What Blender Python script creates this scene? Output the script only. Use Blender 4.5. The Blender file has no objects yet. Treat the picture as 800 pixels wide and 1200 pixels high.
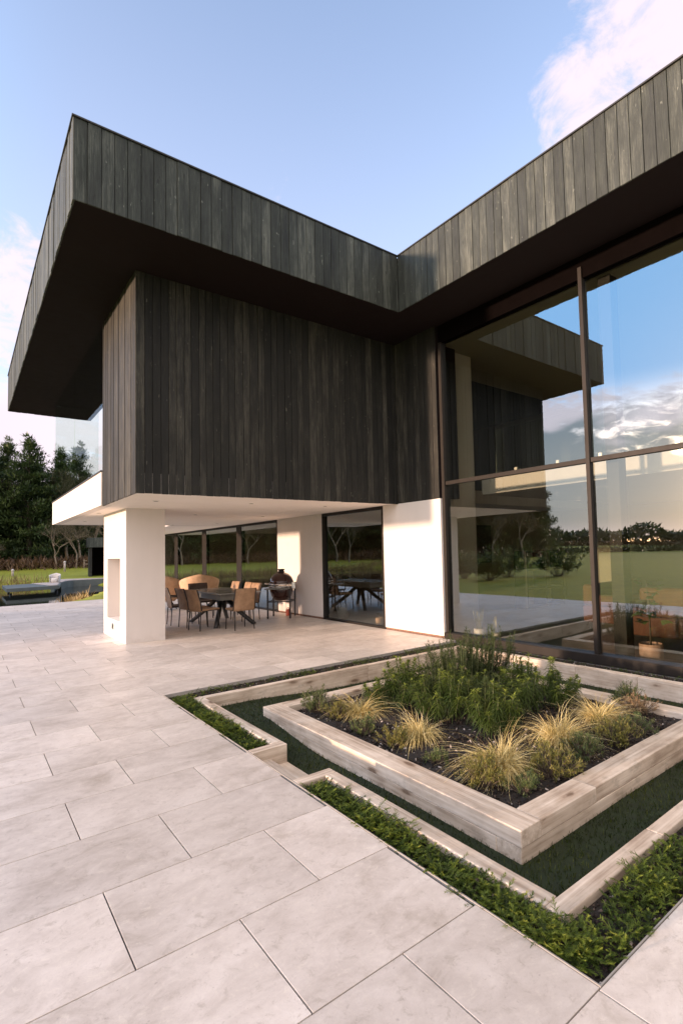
import bpy, bmesh, math, random
import numpy as np
from mathutils import Vector, Matrix

# ------------------------------------------------------------------ camera, sky, sun, exposure
S = bpy.context.scene
COL = S.collection
R = math.radians

cam = bpy.data.cameras.new('camera')
camo = bpy.data.objects.new('camera', cam)
COL.objects.link(camo)
YAW, PITCH, ROLL = R(49.3787), R(2.98198), R(-1.5711)
fw = Vector((math.cos(YAW) * math.cos(PITCH), math.sin(YAW) * math.cos(PITCH), math.sin(PITCH)))
rt = Vector((math.sin(YAW), -math.cos(YAW), 0))
up = rt.cross(fw)
r2 = math.cos(ROLL) * rt + math.sin(ROLL) * up
u2 = -math.sin(ROLL) * rt + math.cos(ROLL) * up
camo.matrix_world = Matrix(((r2.x, u2.x, -fw.x, 0), (r2.y, u2.y, -fw.y, 0), (r2.z, u2.z, -fw.z, 1.6), (0, 0, 0, 1)))
cam.sensor_fit = 'VERTICAL'
cam.sensor_height = 36.0
cam.lens = 616.9 / 1200 * 36.0
cam.shift_x = -84.6 / 1200
cam.shift_y = 11.06 / 1200
cam.clip_start = 0.05
cam.clip_end = 5000
S.camera = camo

SUN_EL, SUN_AZ = R(5.2), R(168)          # azimuth counter-clockwise from +X
sun_dir = Vector((math.cos(SUN_AZ) * math.cos(SUN_EL), math.sin(SUN_AZ) * math.cos(SUN_EL), math.sin(SUN_EL)))
sl = bpy.data.lights.new('sun', 'SUN')
sl.energy = 3.6
sl.angle = R(2.5)
sl.color = (1.0, 0.68, 0.48)
so = bpy.data.objects.new('sun', sl)
so.rotation_euler = sun_dir.to_track_quat('Z', 'Y').to_euler()
COL.objects.link(so)

world = bpy.data.worlds.new('World')
S.world = world
world.use_nodes = True
S.view_settings.view_transform = 'Standard'
S.view_settings.look = 'None'
S.view_settings.gamma = 1.0
S.view_settings.exposure = 1.2
S.render.engine = 'CYCLES'
S.cycles.max_bounces = 10
S.cycles.transparent_max_bounces = 16
S.cycles.glossy_bounces = 6


class N:
    """tiny node-tree helper"""
    def __init__(s, nt):
        s.nt = nt

    def n(s, typ, **kw):
        nd = s.nt.nodes.new(typ)
        for k, v in kw.items():
            if k.startswith('i_'):
                key = k[2:]
                key = int(key) if key.isdigit() else key.replace('_', ' ')
                nd.inputs[key].default_value = v
            else:
                setattr(nd, k, v)
        return nd

    def l(s, a, b):
        s.nt.links.new(a, b)

    def math(s, op, a, b=None, c=None, clamp=False):
        nd = s.nt.nodes.new('ShaderNodeMath')
        nd.operation = op
        nd.use_clamp = clamp
        for i, v in enumerate((a, b, c)):
            if v is None:
                continue
            if isinstance(v, (int, float)):
                nd.inputs[i].default_value = v
            else:
                s.l(v, nd.inputs[i])
        return nd.outputs[0]

    def vmath(s, op, a, b=None):
        nd = s.nt.nodes.new('ShaderNodeVectorMath')
        nd.operation = op
        for i, v in enumerate((a, b)):
            if v is None:
                continue
            if isinstance(v, (tuple, list)):
                nd.inputs[i].default_value = v
            else:
                s.l(v, nd.inputs[i])
        return nd

    def mix(s, fac, a, b, typ='MIX'):
        nd = s.nt.nodes.new('ShaderNodeMix')
        nd.data_type = 'RGBA'
        nd.blend_type = typ
        for sock, v in ((nd.inputs[0], fac), (nd.inputs[6], a), (nd.inputs[7], b)):
            if isinstance(v, (int, float)):
                sock.default_value = v
            elif isinstance(v, tuple):
                sock.default_value = v if len(v) == 4 else (*v, 1)
            else:
                s.l(v, sock)
        return nd.outputs[2]

    def ramp(s, fac, stops):
        nd = s.nt.nodes.new('ShaderNodeValToRGB')
        e = nd.color_ramp.elements
        while len(e) > 1:
            e.remove(e[-1])
        for i, (p, c) in enumerate(stops):
            el = e[0] if i == 0 else e.new(p)
            el.position = p
            if isinstance(c, (int, float)):
                c = (c, c, c)
            el.color = (*c, 1) if len(c) == 3 else c
        s.l(fac, nd.inputs[0])
        return nd.outputs[0]

    def noise(s, vec, scale, detail=4, rough=0.55, dist=0.0):
        nd = s.nt.nodes.new('ShaderNodeTexNoise')
        nd.inputs['Scale'].default_value = scale
        nd.inputs['Detail'].default_value = detail
        nd.inputs['Roughness'].default_value = rough
        nd.inputs['Distortion'].default_value = dist
        if vec is not None:
            s.l(vec, nd.inputs['Vector'])
        return nd.outputs['Fac']

    def smooth(s, v, lo, hi, a=0.0, b=1.0):
        nd = s.nt.nodes.new('ShaderNodeMapRange')
        nd.interpolation_type = 'SMOOTHSTEP'
        nd.inputs['From Min'].default_value = lo
        nd.inputs['From Max'].default_value = hi
        nd.inputs['To Min'].default_value = a
        nd.inputs['To Max'].default_value = b
        s.l(v, nd.inputs['Value'])
        return nd.outputs[0]


def build_world():
    nt = world.node_tree
    nt.nodes.clear()
    g = N(nt)
    out = g.n('ShaderNodeOutputWorld')
    bg = g.n('ShaderNodeBackground')
    bg.inputs['Strength'].default_value = 0.15
    g.l(bg.outputs[0], out.inputs[0])
    sky = g.n('ShaderNodeTexSky')
    sky.sky_type = 'NISHITA'
    sky.sun_disc = False
    sky.sun_elevation = R(8.0)
    sky.sun_rotation = math.atan2(sun_dir.x, sun_dir.y)
    sky.air_density = 1.0
    sky.dust_density = 1.5
    sky.ozone_density = 1.6
    tc = g.n('ShaderNodeTexCoord')
    d = g.vmath('NORMALIZE', tc.outputs['Generated']).outputs[0]
    sep = g.n('ShaderNodeSeparateXYZ')
    g.l(d, sep.inputs[0])
    z = sep.outputs[2]
    # cloud layer projected on a plane overhead
    zc = g.math('MAXIMUM', z, 0.0)
    den = g.math('ADD', zc, 0.16)
    cmb = g.n('ShaderNodeCombineXYZ')
    g.l(g.math('DIVIDE', sep.outputs[0], den), cmb.inputs[0])
    g.l(g.math('DIVIDE', sep.outputs[1], den), cmb.inputs[1])
    cmb.inputs[2].default_value = 3.7
    pv = cmb.outputs[0]
    n1 = g.noise(pv, 1.15, 7, 0.58, 0.25)
    n2 = g.noise(pv, 6.5, 8, 0.66, 0.6)
    nn = g.math('ADD', g.math('MULTIPLY', n1, 0.55), g.math('MULTIPLY', n2, 0.45))
    # where the banks of cloud are: one upper right, a bank in the west, low bands all round
    def blob(dirv, lo, hi):
        v = Vector(dirv).normalized()
        dt = g.vmath('DOT_PRODUCT', d, tuple(v)).outputs['Value']
        return g.smooth(dt, lo, hi)
    b1 = blob(CLOUD_NE, math.cos(R(14)), math.cos(R(3)))
    west = g.smooth(sep.outputs[0], 0.15, -0.45)
    b2 = g.math('MULTIPLY', west, g.math('MULTIPLY', g.smooth(z, 0.31, 0.20), g.smooth(z, -0.02, 0.05)))
    low = g.smooth(z, 0.30, 0.04)
    bias = g.math('ADD', g.math('ADD', g.math('MULTIPLY', b1, 0.24), g.math('MULTIPLY', b2, 0.24)), g.math('MULTIPLY', low, 0.14))
    b3 = blob((-0.40, -0.50, 0.77), math.cos(R(66)), math.cos(R(30)))  # added cloud bank out of view, overhead and behind, to warm the fill light
    bias = g.math('ADD', bias, g.math('MULTIPLY', b3, 0.30))
    cov = g.math('ADD', nn, bias)
    lowc = blob((0.03, 0.96, 0.27), math.cos(R(16)), math.cos(R(4)))
    cov = g.math('ADD', cov, g.math('MULTIPLY', lowc, 0.21))
    cl = g.smooth(cov, 0.605, 0.735)
    # thin haze that whitens the sky near the horizon
    hz = g.smooth(z, 0.95, 0.0)
    tint = g.mix(1.0, sky.outputs[0], SKY_GAIN, 'MULTIPLY')
    base = g.mix(g.math('MULTIPLY', hz, 0.64), tint, SKY_LOW)
    n3 = g.noise(pv, 1.9, 4, 0.5, 0.3)
    dens = g.smooth(g.math('ADD', n3, g.math('MULTIPLY', g.smooth(z, 0.26, 0.10), 0.35)), 0.46, 0.68)
    grey = g.mix(g.math('MULTIPLY', dens, g.math('MULTIPLY', b2, 0.97)), CLOUD_LIT, CLOUD_SHADE)
    grey = g.mix(b3, grey, FILL_CLOUD)
    # forward glow of the low sun behind the western clouds
    sd = g.vmath('DOT_PRODUCT', d, tuple(sun_dir)).outputs['Value']
    glow = g.math('MULTIPLY', g.math('POWER', g.math('MAXIMUM', sd, 0.0), 160.0), 1.0)
    cc = g.mix(glow, grey, SUN_GLOW)
    base = g.mix(g.math('MULTIPLY', g.math('MULTIPLY', west, g.smooth(z, 0.14, 0.30, 0, 0.92)), g.smooth(z, 0.80, 0.55)), base, WEST_BLUE)
    col = g.mix(g.math('MULTIPLY', cl, 0.93), base, cc)
    gain = g.math('ADD', 1.0, g.math('MULTIPLY', g.smooth(sep.outputs[0], 0.1, -0.8), 1.15))
    gc = g.n('ShaderNodeCombineXYZ')
    for i in range(3):
        g.l(gain, gc.inputs[i])
    col = g.mix(1.0, col, gc.outputs[0], 'MULTIPLY')
    g.l(col, bg.inputs['Color'])


# direction of the upper-right cloud in the photograph
CLOUD_NE = (0.70, 0.27, 0.66)
SKY_GAIN = (2.0, 1.72, 1.75)
WEST_BLUE = (0.9, 2.2, 4.0)
SKY_LOW = (2.65, 2.7, 3.65)
CLOUD_LIT = (3.2, 2.75, 3.0)
CLOUD_SHADE = (0.80, 1.0, 1.15)
FILL_CLOUD = (4.35, 3.75, 3.5)
SUN_GLOW = (7.5, 5.4, 4.2)
build_world()

# ------------------------------------------------------------------ helpers
rng = random.Random(7)
nr = np.random.default_rng(11)


def prop(o, label=None, cat=None, group=None, kind=None):
    if label: o['label'] = label
    if cat: o['category'] = cat
    if group: o['group'] = group
    if kind: o['kind'] = kind
    return o


def thing(name, label, cat, loc=(0, 0, 0), rz=0.0, group=None):
    o = bpy.data.objects.new(name, None)
    o.empty_display_size = 0.2
    COL.objects.link(o)
    o.location = loc
    o.rotation_euler = (0, 0, rz)
    return prop(o, label, cat, group)


def link(name, me, mat=None, parent=None, loc=None, rot=None):
    o = bpy.data.objects.new(name, me)
    COL.objects.link(o)
    if mat is not None and not me.materials:
        me.materials.append(mat)
    if parent is not None:
        o.parent = parent
    if loc is not None:
        o.location = loc
    if rot is not None:
        o.rotation_euler = rot
    return o


def copy_tree(o, parent=None):
    c = o.copy()
    COL.objects.link(c)
    if parent is not None:
        c.parent = parent
    for ch in list(o.children):
        copy_tree(ch, c)
    return c


class MB:
    """collects shapes, links them as ONE mesh object; every face carries a random number"""
    def __init__(s):
        s.v = []; s.f = []; s.r = []; s.sm = []

    def add(s, vs, fs, r=0.5, smooth=False):
        b = len(s.v)
        s.v.extend([tuple(p) for p in vs])
        for f in fs:
            s.f.append([b + i for i in f])
            s.r.append(r); s.sm.append(smooth)

    def box(s, x0, x1, y0, y1, z0, z1, r=0.5):
        v = [(x0, y0, z0), (x1, y0, z0), (x1, y1, z0), (x0, y1, z0), (x0, y0, z1), (x1, y0, z1), (x1, y1, z1), (x0, y1, z1)]
        s.add(v, [(0, 3, 2, 1), (4, 5, 6, 7), (0, 1, 5, 4), (1, 2, 6, 5), (2, 3, 7, 6), (3, 0, 4, 7)], r)

    def obox(s, mat, sx, sy, sz, r=0.5):
        v = [mat @ Vector((x * sx / 2, y * sy / 2, z * sz / 2)) for z in (-1, 1) for x, y in ((-1, -1), (1, -1), (1, 1), (-1, 1))]
        s.add(v, [(0, 3, 2, 1), (4, 5, 6, 7), (0, 1, 5, 4), (1, 2, 6, 5), (2, 3, 7, 6), (3, 0, 4, 7)], r)

    def tube(s, pts, rad, n=8, r=0.5, smooth=True, caps=True):
        pts = [Vector(p) for p in pts]
        if isinstance(rad, (int, float)):
            rad = [rad] * len(pts)
        vs = []
        prev = None
        for i, p in enumerate(pts):
            t = (pts[min(i + 1, len(pts) - 1)] - pts[max(i - 1, 0)]).normalized()
            if prev is None:
                a = t.cross(Vector((0, 0, 1)))
                if a.length < 1e-3:
                    a = t.cross(Vector((1, 0, 0)))
                a.normalize()
            else:
                a = prev - t * prev.dot(t)
                a.normalize()
            prev = a
            b = t.cross(a)
            for k in range(n):
                an = 2 * math.pi * k / n
                vs.append(p + (a * math.cos(an) + b * math.sin(an)) * rad[i])
        fs = []
        for i in range(len(pts) - 1):
            for k in range(n):
                fs.append((i * n + k, i * n + (k + 1) % n, (i + 1) * n + (k + 1) % n, (i + 1) * n + k))
        if caps:
            fs.append(tuple(range(n - 1, -1, -1)))
            fs.append(tuple(range((len(pts) - 1) * n, len(pts) * n)))
        s.add(vs, fs, r, smooth)

    def lathe(s, prof, n=24, r=0.5, c=(0, 0, 0)):
        vs = []
        for (rr, z) in prof:
            for k in range(n):
                a = 2 * math.pi * k / n
                vs.append((c[0] + rr * math.cos(a), c[1] + rr * math.sin(a), c[2] + z))
        fs = []
        for i in range(len(prof) - 1):
            for k in range(n):
                fs.append((i * n + k, i * n + (k + 1) % n, (i + 1) * n + (k + 1) % n, (i + 1) * n + k))
        fs.append(tuple(range(n - 1, -1, -1)))
        fs.append(tuple(range((len(prof) - 1) * n, len(prof) * n)))
        s.add(vs, fs, r, True)

    def sphere(s, c, rx, ry, rz, n=10, m=7, r=0.5):
        vs = []
        for i in range(m + 1):
            th = math.pi * i / m
            for k in range(n):
                a = 2 * math.pi * k / n
                q = max(math.sin(th), 0.02)
                vs.append((c[0] + rx * q * math.cos(a), c[1] + ry * q * math.sin(a), c[2] - rz * math.cos(th)))
        fs = []
        for i in range(m):
            for k in range(n):
                fs.append((i * n + k, i * n + (k + 1) % n, (i + 1) * n + (k + 1) % n, (i + 1) * n + k))
        fs.append(tuple(range(n - 1, -1, -1)))
        fs.append(tuple(range(m * n, (m + 1) * n)))
        s.add(vs, fs, r, True)

    def build(s, name, mat, parent=None, bevel=0.0, seg=2, loc=None, rot=None):
        me = bpy.data.meshes.new(name)
        me.from_pydata(s.v, [], s.f)
        at = me.attributes.new('rnd', 'FLOAT', 'FACE')
        at.data.foreach_set('value', s.r)
        me.polygons.foreach_set('use_smooth', s.sm)
        me.update()
        o = link(name, me, mat, parent, loc, rot)
        if bevel:
            b = o.modifiers.new('bevel', 'BEVEL')
            b.width = bevel; b.segments = seg; b.limit_method = 'ANGLE'; b.angle_limit = R(40)
        return o


def mesh_np(name, V, F, rnd, mat, parent=None, loc=None, rot=None, smooth=False):
    """V (n,3), F (m,4) quads; rnd per face"""
    me = bpy.data.meshes.new(name)
    V = np.asarray(V, np.float32); F = np.asarray(F, np.int32)
    me.vertices.add(len(V)); me.vertices.foreach_set('co', V.ravel())
    k = F.shape[1]
    me.loops.add(F.size); me.loops.foreach_set('vertex_index', F.ravel())
    me.polygons.add(len(F))
    me.polygons.foreach_set('loop_start', np.arange(0, F.size, k, dtype=np.int32))
    me.update(calc_edges=True)
    at = me.attributes.new('rnd', 'FLOAT', 'FACE')
    at.data.foreach_set('value', np.asarray(rnd, np.float32))
    if smooth:
        me.polygons.foreach_set('use_smooth', np.ones(len(F), bool))
    me.validate()
    return link(name, me, mat, parent, loc, rot)


def norm(a):
    return a / np.maximum(np.linalg.norm(a, axis=-1, keepdims=True), 1e-9)


def blades(base, direc, length, width, droop, seg=4, taper=0.9, side=None):
    """arching strips: arrays of base (n,3), unit direction (n,3), length (n), width (n), droop (n). Returns V,F,face count per blade"""
    n = len(base)
    d = norm(direc)
    if side is None:
        side = np.cross(d, np.array([0, 0, 1.0]) + nr.normal(0, 0.25, (n, 3)))
    side = norm(side)
    t = np.linspace(0, 1, seg + 1)
    P = base[:, None, :] + d[:, None, :] * (length[:, None] * t)[:, :, None]
    P[:, :, 2] -= (droop * length)[:, None] * t ** 2.2
    w = width[:, None] * (1 - taper * t ** 1.5)[None, :] * 0.5
    A = P - side[:, None, :] * w[:, :, None]
    B = P + side[:, None, :] * w[:, :, None]
    V = np.stack([A, B], 2).reshape(-1, 3)
    b = (np.arange(n) * (seg + 1) * 2)[:, None]
    i = np.arange(seg)[None, :] * 2
    F = np.stack([b + i, b + i + 1, b + i + 3, b + i + 2], -1).reshape(-1, 4)
    return V, F, seg


def leaves(c, d, length, width, curl=0.0):
    """kite-shaped two-quad leaves from base points c along d"""
    return blades(c, d, length, width, np.full(len(c), curl), seg=2, taper=0.92)


# ------------------------------------------------------------------ materials
MATS = {}


def newmat(name):
    m = bpy.data.materials.new(name)
    m.use_nodes = True
    nt = m.node_tree
    nt.nodes.clear()
    g = N(nt)
    out = g.n('ShaderNodeOutputMaterial')
    MATS[name] = m
    return m, g, out


def principled(g, out, col, rough=0.6, metal=0.0, spec=0.5, bump=None, bdist=0.002, bstr=0.5, coat=0.0):
    p = g.n('ShaderNodeBsdfPrincipled')
    if isinstance(col, tuple):
        p.inputs['Base Color'].default_value = (*col, 1)
    else:
        g.l(col, p.inputs['Base Color'])
    if isinstance(rough, (int, float)):
        p.inputs['Roughness'].default_value = rough
    else:
        g.l(rough, p.inputs['Roughness'])
    p.inputs['Metallic'].default_value = metal
    p.inputs['Specular IOR Level'].default_value = spec
    if coat:
        p.inputs['Coat Weight'].default_value = coat
        p.inputs['Coat Roughness'].default_value = 0.08
    if bump is not None:
        b = g.n('ShaderNodeBump')
        b.inputs['Distance'].default_value = bdist
        b.inputs['Strength'].default_value = bstr
        g.l(bump, b.inputs['Height'])
        g.l(b.outputs[0], p.inputs['Normal'])
    g.l(p.outputs[0], out.inputs[0])
    return p


def objco(g):
    return g.n('ShaderNodeTexCoord').outputs['Object']


def rndattr(g):
    return g.n('ShaderNodeAttribute', attribute_name='rnd').outputs['Fac']


def scaled(g, vec, s):
    return g.vmath('MULTIPLY', vec, s).outputs[0]


def shift_by_rnd(g, vec, amt=17.0):
    r = rndattr(g)
    c = g.n('ShaderNodeCombineXYZ')
    g.l(g.math('MULTIPLY', r, amt), c.inputs[0])
    g.l(g.math('MULTIPLY', r, amt * 2.3), c.inputs[1])
    g.l(g.math('MULTIPLY', r, amt * 1.7), c.inputs[2])
    return g.vmath('ADD', vec, c.outputs[0]).outputs[0]


def mat_simple(name, col, rough=0.6, metal=0.0, var=0.12, scale=6.0, spec=0.5, bump=0.0, coat=0.0):
    m, g, out = newmat(name)
    n = g.noise(objco(g), scale, 5, 0.6)
    lo = tuple(c * (1 - var) for c in col); hi = tuple(min(c * (1 + var), 1) for c in col)
    c = g.ramp(n, [(0.3, lo), (0.7, hi)])
    rr = g.smooth(n, 0.25, 0.75, max(rough - 0.06, 0.02), min(rough + 0.06, 1))
    fine = g.noise(objco(g), scale * 14, 3) if bump else None
    principled(g, out, c, rr, metal, spec, fine, bump or 0.001, 0.4, coat)
    return m


def mat_cladding(name, lo, mid, hi, gap=True):
    """charred vertical boards: grain along z, per board tone, silvered streaks and pale knots"""
    m, g, out = newmat(name)
    v = shift_by_rnd(g, objco(g))
    r = rndattr(g)
    grain = g.noise(scaled(g, v, (38, 38, 1.1)), 1.0, 7, 0.65, 0.3)
    blot = g.noise(scaled(g, v, (7, 7, 1.6)), 1.0, 5, 0.6)
    fine = g.noise(scaled(g, v, (110, 110, 7)), 1.0, 5, 0.7, 0.4)
    k = g.math('ADD', g.math('MULTIPLY', grain, 0.5), g.math('MULTIPLY', blot, 0.42))
    k = g.math('ADD', k, g.math('MULTIPLY', g.math('SUBTRACT', r, 0.5), 0.17))
    k = g.math('ADD', k, g.math('MULTIPLY', g.math('SUBTRACT', fine, 0.5), 0.42))
    c = g.ramp(k, [(0.28, lo), (0.48, mid), (0.68, hi)])
    pale = g.noise(scaled(g, v, (52, 52, 0.7)), 1.0, 4, 0.6)
    c = g.mix(g.smooth(pale, 0.62, 0.76, 0, 0.34), c, tuple(x * 1.5 for x in hi))
    c = g.mix(g.smooth(pale, 0.40, 0.28, 0, 0.5), c, lo)
    # small scars where the char has flaked
    sp = g.noise(scaled(g, v, (26, 26, 9)), 1.0, 2, 0.5)
    c = g.mix(g.smooth(sp, 0.70, 0.76, 0, 0.55), c, tuple(x * 1.9 for x in hi))
    wn = g.noise(scaled(g, v, (20, 20, 4.5)), 1.0, 3, 0.6)
    c = g.mix(g.smooth(wn, 0.66, 0.72, 0, 0.5), c, tuple(x * 0.4 for x in lo))
    h = g.math('ADD', g.math('MULTIPLY', grain, 0.7), g.math('MULTIPLY', fine, 0.5))
    principled(g, out, c, g.smooth(grain, 0.3, 0.7, 0.6, 0.82), 0, 0.35, h, 0.004, 0.6)
    return m


def mat_sleeper(name, cols):
    """pale new softwood sleepers: grain along local x, knots, drying checks"""
    m, g, out = newmat(name)
    v = shift_by_rnd(g, objco(g), 5.0)
    oi = g.n('ShaderNodeObjectInfo').outputs['Random']
    cb = g.n('ShaderNodeCombineXYZ')
    g.l(g.math('MULTIPLY', oi, 31.0), cb.inputs[0])
    g.l(g.math('MULTIPLY', oi, 13.0), cb.inputs[1])
    v = g.vmath('ADD', v, cb.outputs[0]).outputs[0]
    grain = g.noise(scaled(g, v, (0.9, 38, 38)), 1.0, 4, 0.55, 0.35)
    fine = g.noise(scaled(g, v, (5, 120, 120)), 1.0, 4, 0.65)
    blot = g.noise(scaled(g, v, (2.6, 5, 5)), 1.0, 5, 0.6)
    k = g.math('ADD', g.math('MULTIPLY', grain, 0.50), g.math('MULTIPLY', blot, 0.50))
    k = g.math('ADD', k, g.math('MULTIPLY', g.math('SUBTRACT', fine, 0.5), 0.16))
    c = g.ramp(k, [(0.38, cols[0]), (0.49, cols[1]), (0.61, cols[2])])
    rings = g.smooth(grain, 0.44, 0.50)
    c = g.mix(g.math('MULTIPLY', g.smooth(fine, 0.35, 0.65), g.math('MULTIPLY', rings, 0.30)), c, cols[3])
    vo = g.n('ShaderNodeTexVoronoi')
    vo.inputs['Scale'].default_value = 1.0
    vo.inputs['Randomness'].default_value = 1.0
    wob = g.vmath('ADD', scaled(g, v, (2.0, 5.2, 5.2)), scaled(g, g.n('ShaderNodeTexNoise', i_Scale=9.0).outputs['Color'], (0.18, 0.18, 0.18))).outputs[0]
    g.l(wob, vo.inputs['Vector'])
    kn = g.smooth(vo.outputs['Distance'], 0.17, 0.07)
    halo = g.smooth(vo.outputs['Distance'], 0.34, 0.10)
    c = g.mix(g.math('MULTIPLY', halo, 0.55), c, cols[3])
    c = g.mix(g.math('MULTIPLY', kn, 0.85), c, cols[4])
    # dirt, algae, scuffs
    dirt = g.noise(scaled(g, v, (3.5, 7, 7)), 1.0, 6, 0.7)
    c = g.mix(g.smooth(dirt, 0.54, 0.70, 0, 0.6), c, cols[5])
    ck = g.noise(scaled(g, v, (0.8, 60, 60)), 1.0, 2, 0.5)
    chk = g.smooth(ck, 0.73, 0.76)
    c = g.mix(g.math('MULTIPLY', chk, 0.6), c, cols[4])
    h = g.math('SUBTRACT', g.math('MULTIPLY', grain, 0.6), g.math('MULTIPLY', chk, 0.8))
    principled(g, out, c, 0.72, 0, 0.3, h, 0.004, 0.5)
    return m


def mat_paving():
    m, g, out = newmat('paving')
    v = shift_by_rnd(g, objco(g), 23.0)
    r = rndattr(g)
    big = g.noise(v, 1.9, 8, 0.66, 0.5)
    st = g.noise(scaled(g, v, (2.2, 3.4, 1)), 1.6, 9, 0.72, 0.9)
    fine = g.noise(v, 75, 5, 0.75)
    spk = g.noise(v, 15, 9, 0.80, 0.5)
    k = g.math('ADD', g.math('MULTIPLY', big, 0.55), g.math('MULTIPLY', st, 0.45))
    c = g.ramp(k, [(0.34, (0.401, 0.345, 0.287)), (0.45, (0.555, 0.492, 0.437)), (0.54, (0.635, 0.570, 0.512)), (0.66, (0.745, 0.680, 0.620))])
    c = g.mix(g.smooth(spk, 0.52, 0.66, 0, 0.62), c, (0.401, 0.350, 0.292))
    c = g.mix(g.smooth(spk, 0.47, 0.34, 0, 0.55), c, (0.728, 0.663, 0.574))
    pit = g.smooth(g.noise(v, 34, 3, 0.6), 0.66, 0.74)
    c = g.mix(g.math('MULTIPLY', pit, 0.42), c, (0.25, 0.21, 0.185))
    c = g.mix(g.math('MULTIPLY', g.math('ABSOLUTE', g.math('SUBTRACT', fine, 0.5)), 0.9), c, (0.36, 0.315, 0.285))
    tone = g.smooth(r, 0.0, 1.0, 0.84, 1.01)
    tc = g.n('ShaderNodeCombineXYZ')
    for i in range(3):
        g.l(tone, tc.inputs[i])
    c = g.mix(1.0, c, tc.outputs[0], 'MULTIPLY')
    # rain marks and foot dirt across the whole terrace
    dirt = g.noise(objco(g), 0.9, 6, 0.65)
    c = g.mix(g.smooth(dirt, 0.5, 0.72, 0, 0.22), c, (0.33, 0.29, 0.27))
    rough = g.smooth(k, 0.3, 0.7, 0.50, 0.36)
    h = g.math('ADD', g.math('MULTIPLY', st, 0.6), g.math('MULTIPLY', fine, 0.4))
    principled(g, out, c, rough, 0, 0.45, h, 0.0018, 0.45)
    return m


def mat_leaf(name, stops, trans=0.35, rough=0.5):
    m, g, out = newmat(name)
    r = rndattr(g)
    c = g.ramp(r, stops)
    p = g.n('ShaderNodeBsdfPrincipled')
    g.l(c, p.inputs['Base Color'])
    p.inputs['Roughness'].default_value = rough
    p.inputs['Specular IOR Level'].default_value = 0.3
    t = g.n('ShaderNodeBsdfTranslucent')
    g.l(c, t.inputs['Color'])
    mx = g.n('ShaderNodeMixShader')
    mx.inputs[0].default_value = trans
    g.l(p.outputs[0], mx.inputs[1]); g.l(t.outputs[0], mx.inputs[2])
    g.l(mx.outputs[0], out.inputs[0])
    return m


def mat_glass(name, tint, refl0, gain):
    """coated architectural glass: tinted see-through pane with a mirror coat that grows at grazing angles"""
    m, g, out = newmat(name)
    fr = g.n('ShaderNodeFresnel')
    fr.inputs['IOR'].default_value = 1.5
    f = g.math('ADD', g.math('MULTIPLY', fr.outputs[0], gain), refl0, clamp=True)
    gl = g.n('ShaderNodeBsdfGlossy')
    gl.inputs['Roughness'].default_value = 0.0
    gl.inputs['Color'].default_value = (0.86, 0.96, 0.99, 1)
    wob = g.noise(objco(g), 0.7, 2, 0.5)
    b = g.n('ShaderNodeBump')
    b.inputs['Strength'].default_value = 0.15
    b.inputs['Distance'].default_value = 0.004
    g.l(wob, b.inputs['Height'])
    g.l(b.outputs[0], gl.inputs['Normal'])
    tr = g.n('ShaderNodeBsdfTransparent')
    tr.inputs['Color'].default_value = (*tint, 1)
    mx = g.n('ShaderNodeMixShader')
    g.l(f, mx.inputs[0]); g.l(tr.outputs[0], mx.inputs[1]); g.l(gl.outputs[0], mx.inputs[2])
    g.l(mx.outputs[0], out.inputs[0])
    return m


def mat_render(name, col):
    m, g, out = newmat(name)
    a = g.noise(objco(g), 1.1, 5, 0.6)
    st = g.noise(scaled(g, objco(g), (5, 5, 0.6)), 1.0, 5, 0.6)
    c = g.ramp(g.math('ADD', g.math('MULTIPLY', a, 0.5), g.math('MULTIPLY', st, 0.5)), [(0.35, tuple(x * 0.95 for x in col)), (0.6, col)])
    sep = g.n('ShaderNodeSeparateXYZ')
    g.l(objco(g), sep.inputs[0])
    foot = g.math('MULTIPLY', g.smooth(sep.outputs[2], 0.28, 0.0), g.smooth(g.noise(objco(g), 5, 6, 0.7), 0.40, 0.72))
    c = g.mix(g.math('MULTIPLY', foot, 0.38), c, (0.42, 0.36, 0.31))
    f = g.noise(objco(g), 170, 3, 0.6)
    principled(g, out, c, 0.85, 0, 0.2, f, 0.0012, 0.35)
    return m


def mat_weave(name, c0, c1, scale=62.0):
    m, g, out = newmat(name)
    t = g.n('ShaderNodeTexCoord').outputs['Object']
    w1 = g.n('ShaderNodeTexWave', bands_direction='Z', i_Scale=scale / 3.0, i_Distortion=0.6)
    w2 = g.n('ShaderNodeTexWave', bands_direction='Y', i_Scale=scale / 3.0, i_Distortion=0.6)
    g.l(t, w1.inputs[0]); g.l(t, w2.inputs[0])
    h = g.math('MULTIPLY', w1.outputs['Fac'], w2.outputs['Fac'])
    v = g.noise(t, 9, 4)
    k = g.math('ADD', g.math('MULTIPLY', h, 0.45), g.math('MULTIPLY', v, 0.6))
    c = g.ramp(k, [(0.2, c0), (0.75, c1)])
    principled(g, out, c, 0.6, 0, 0.35, h, 0.003, 0.7)
    return m


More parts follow.
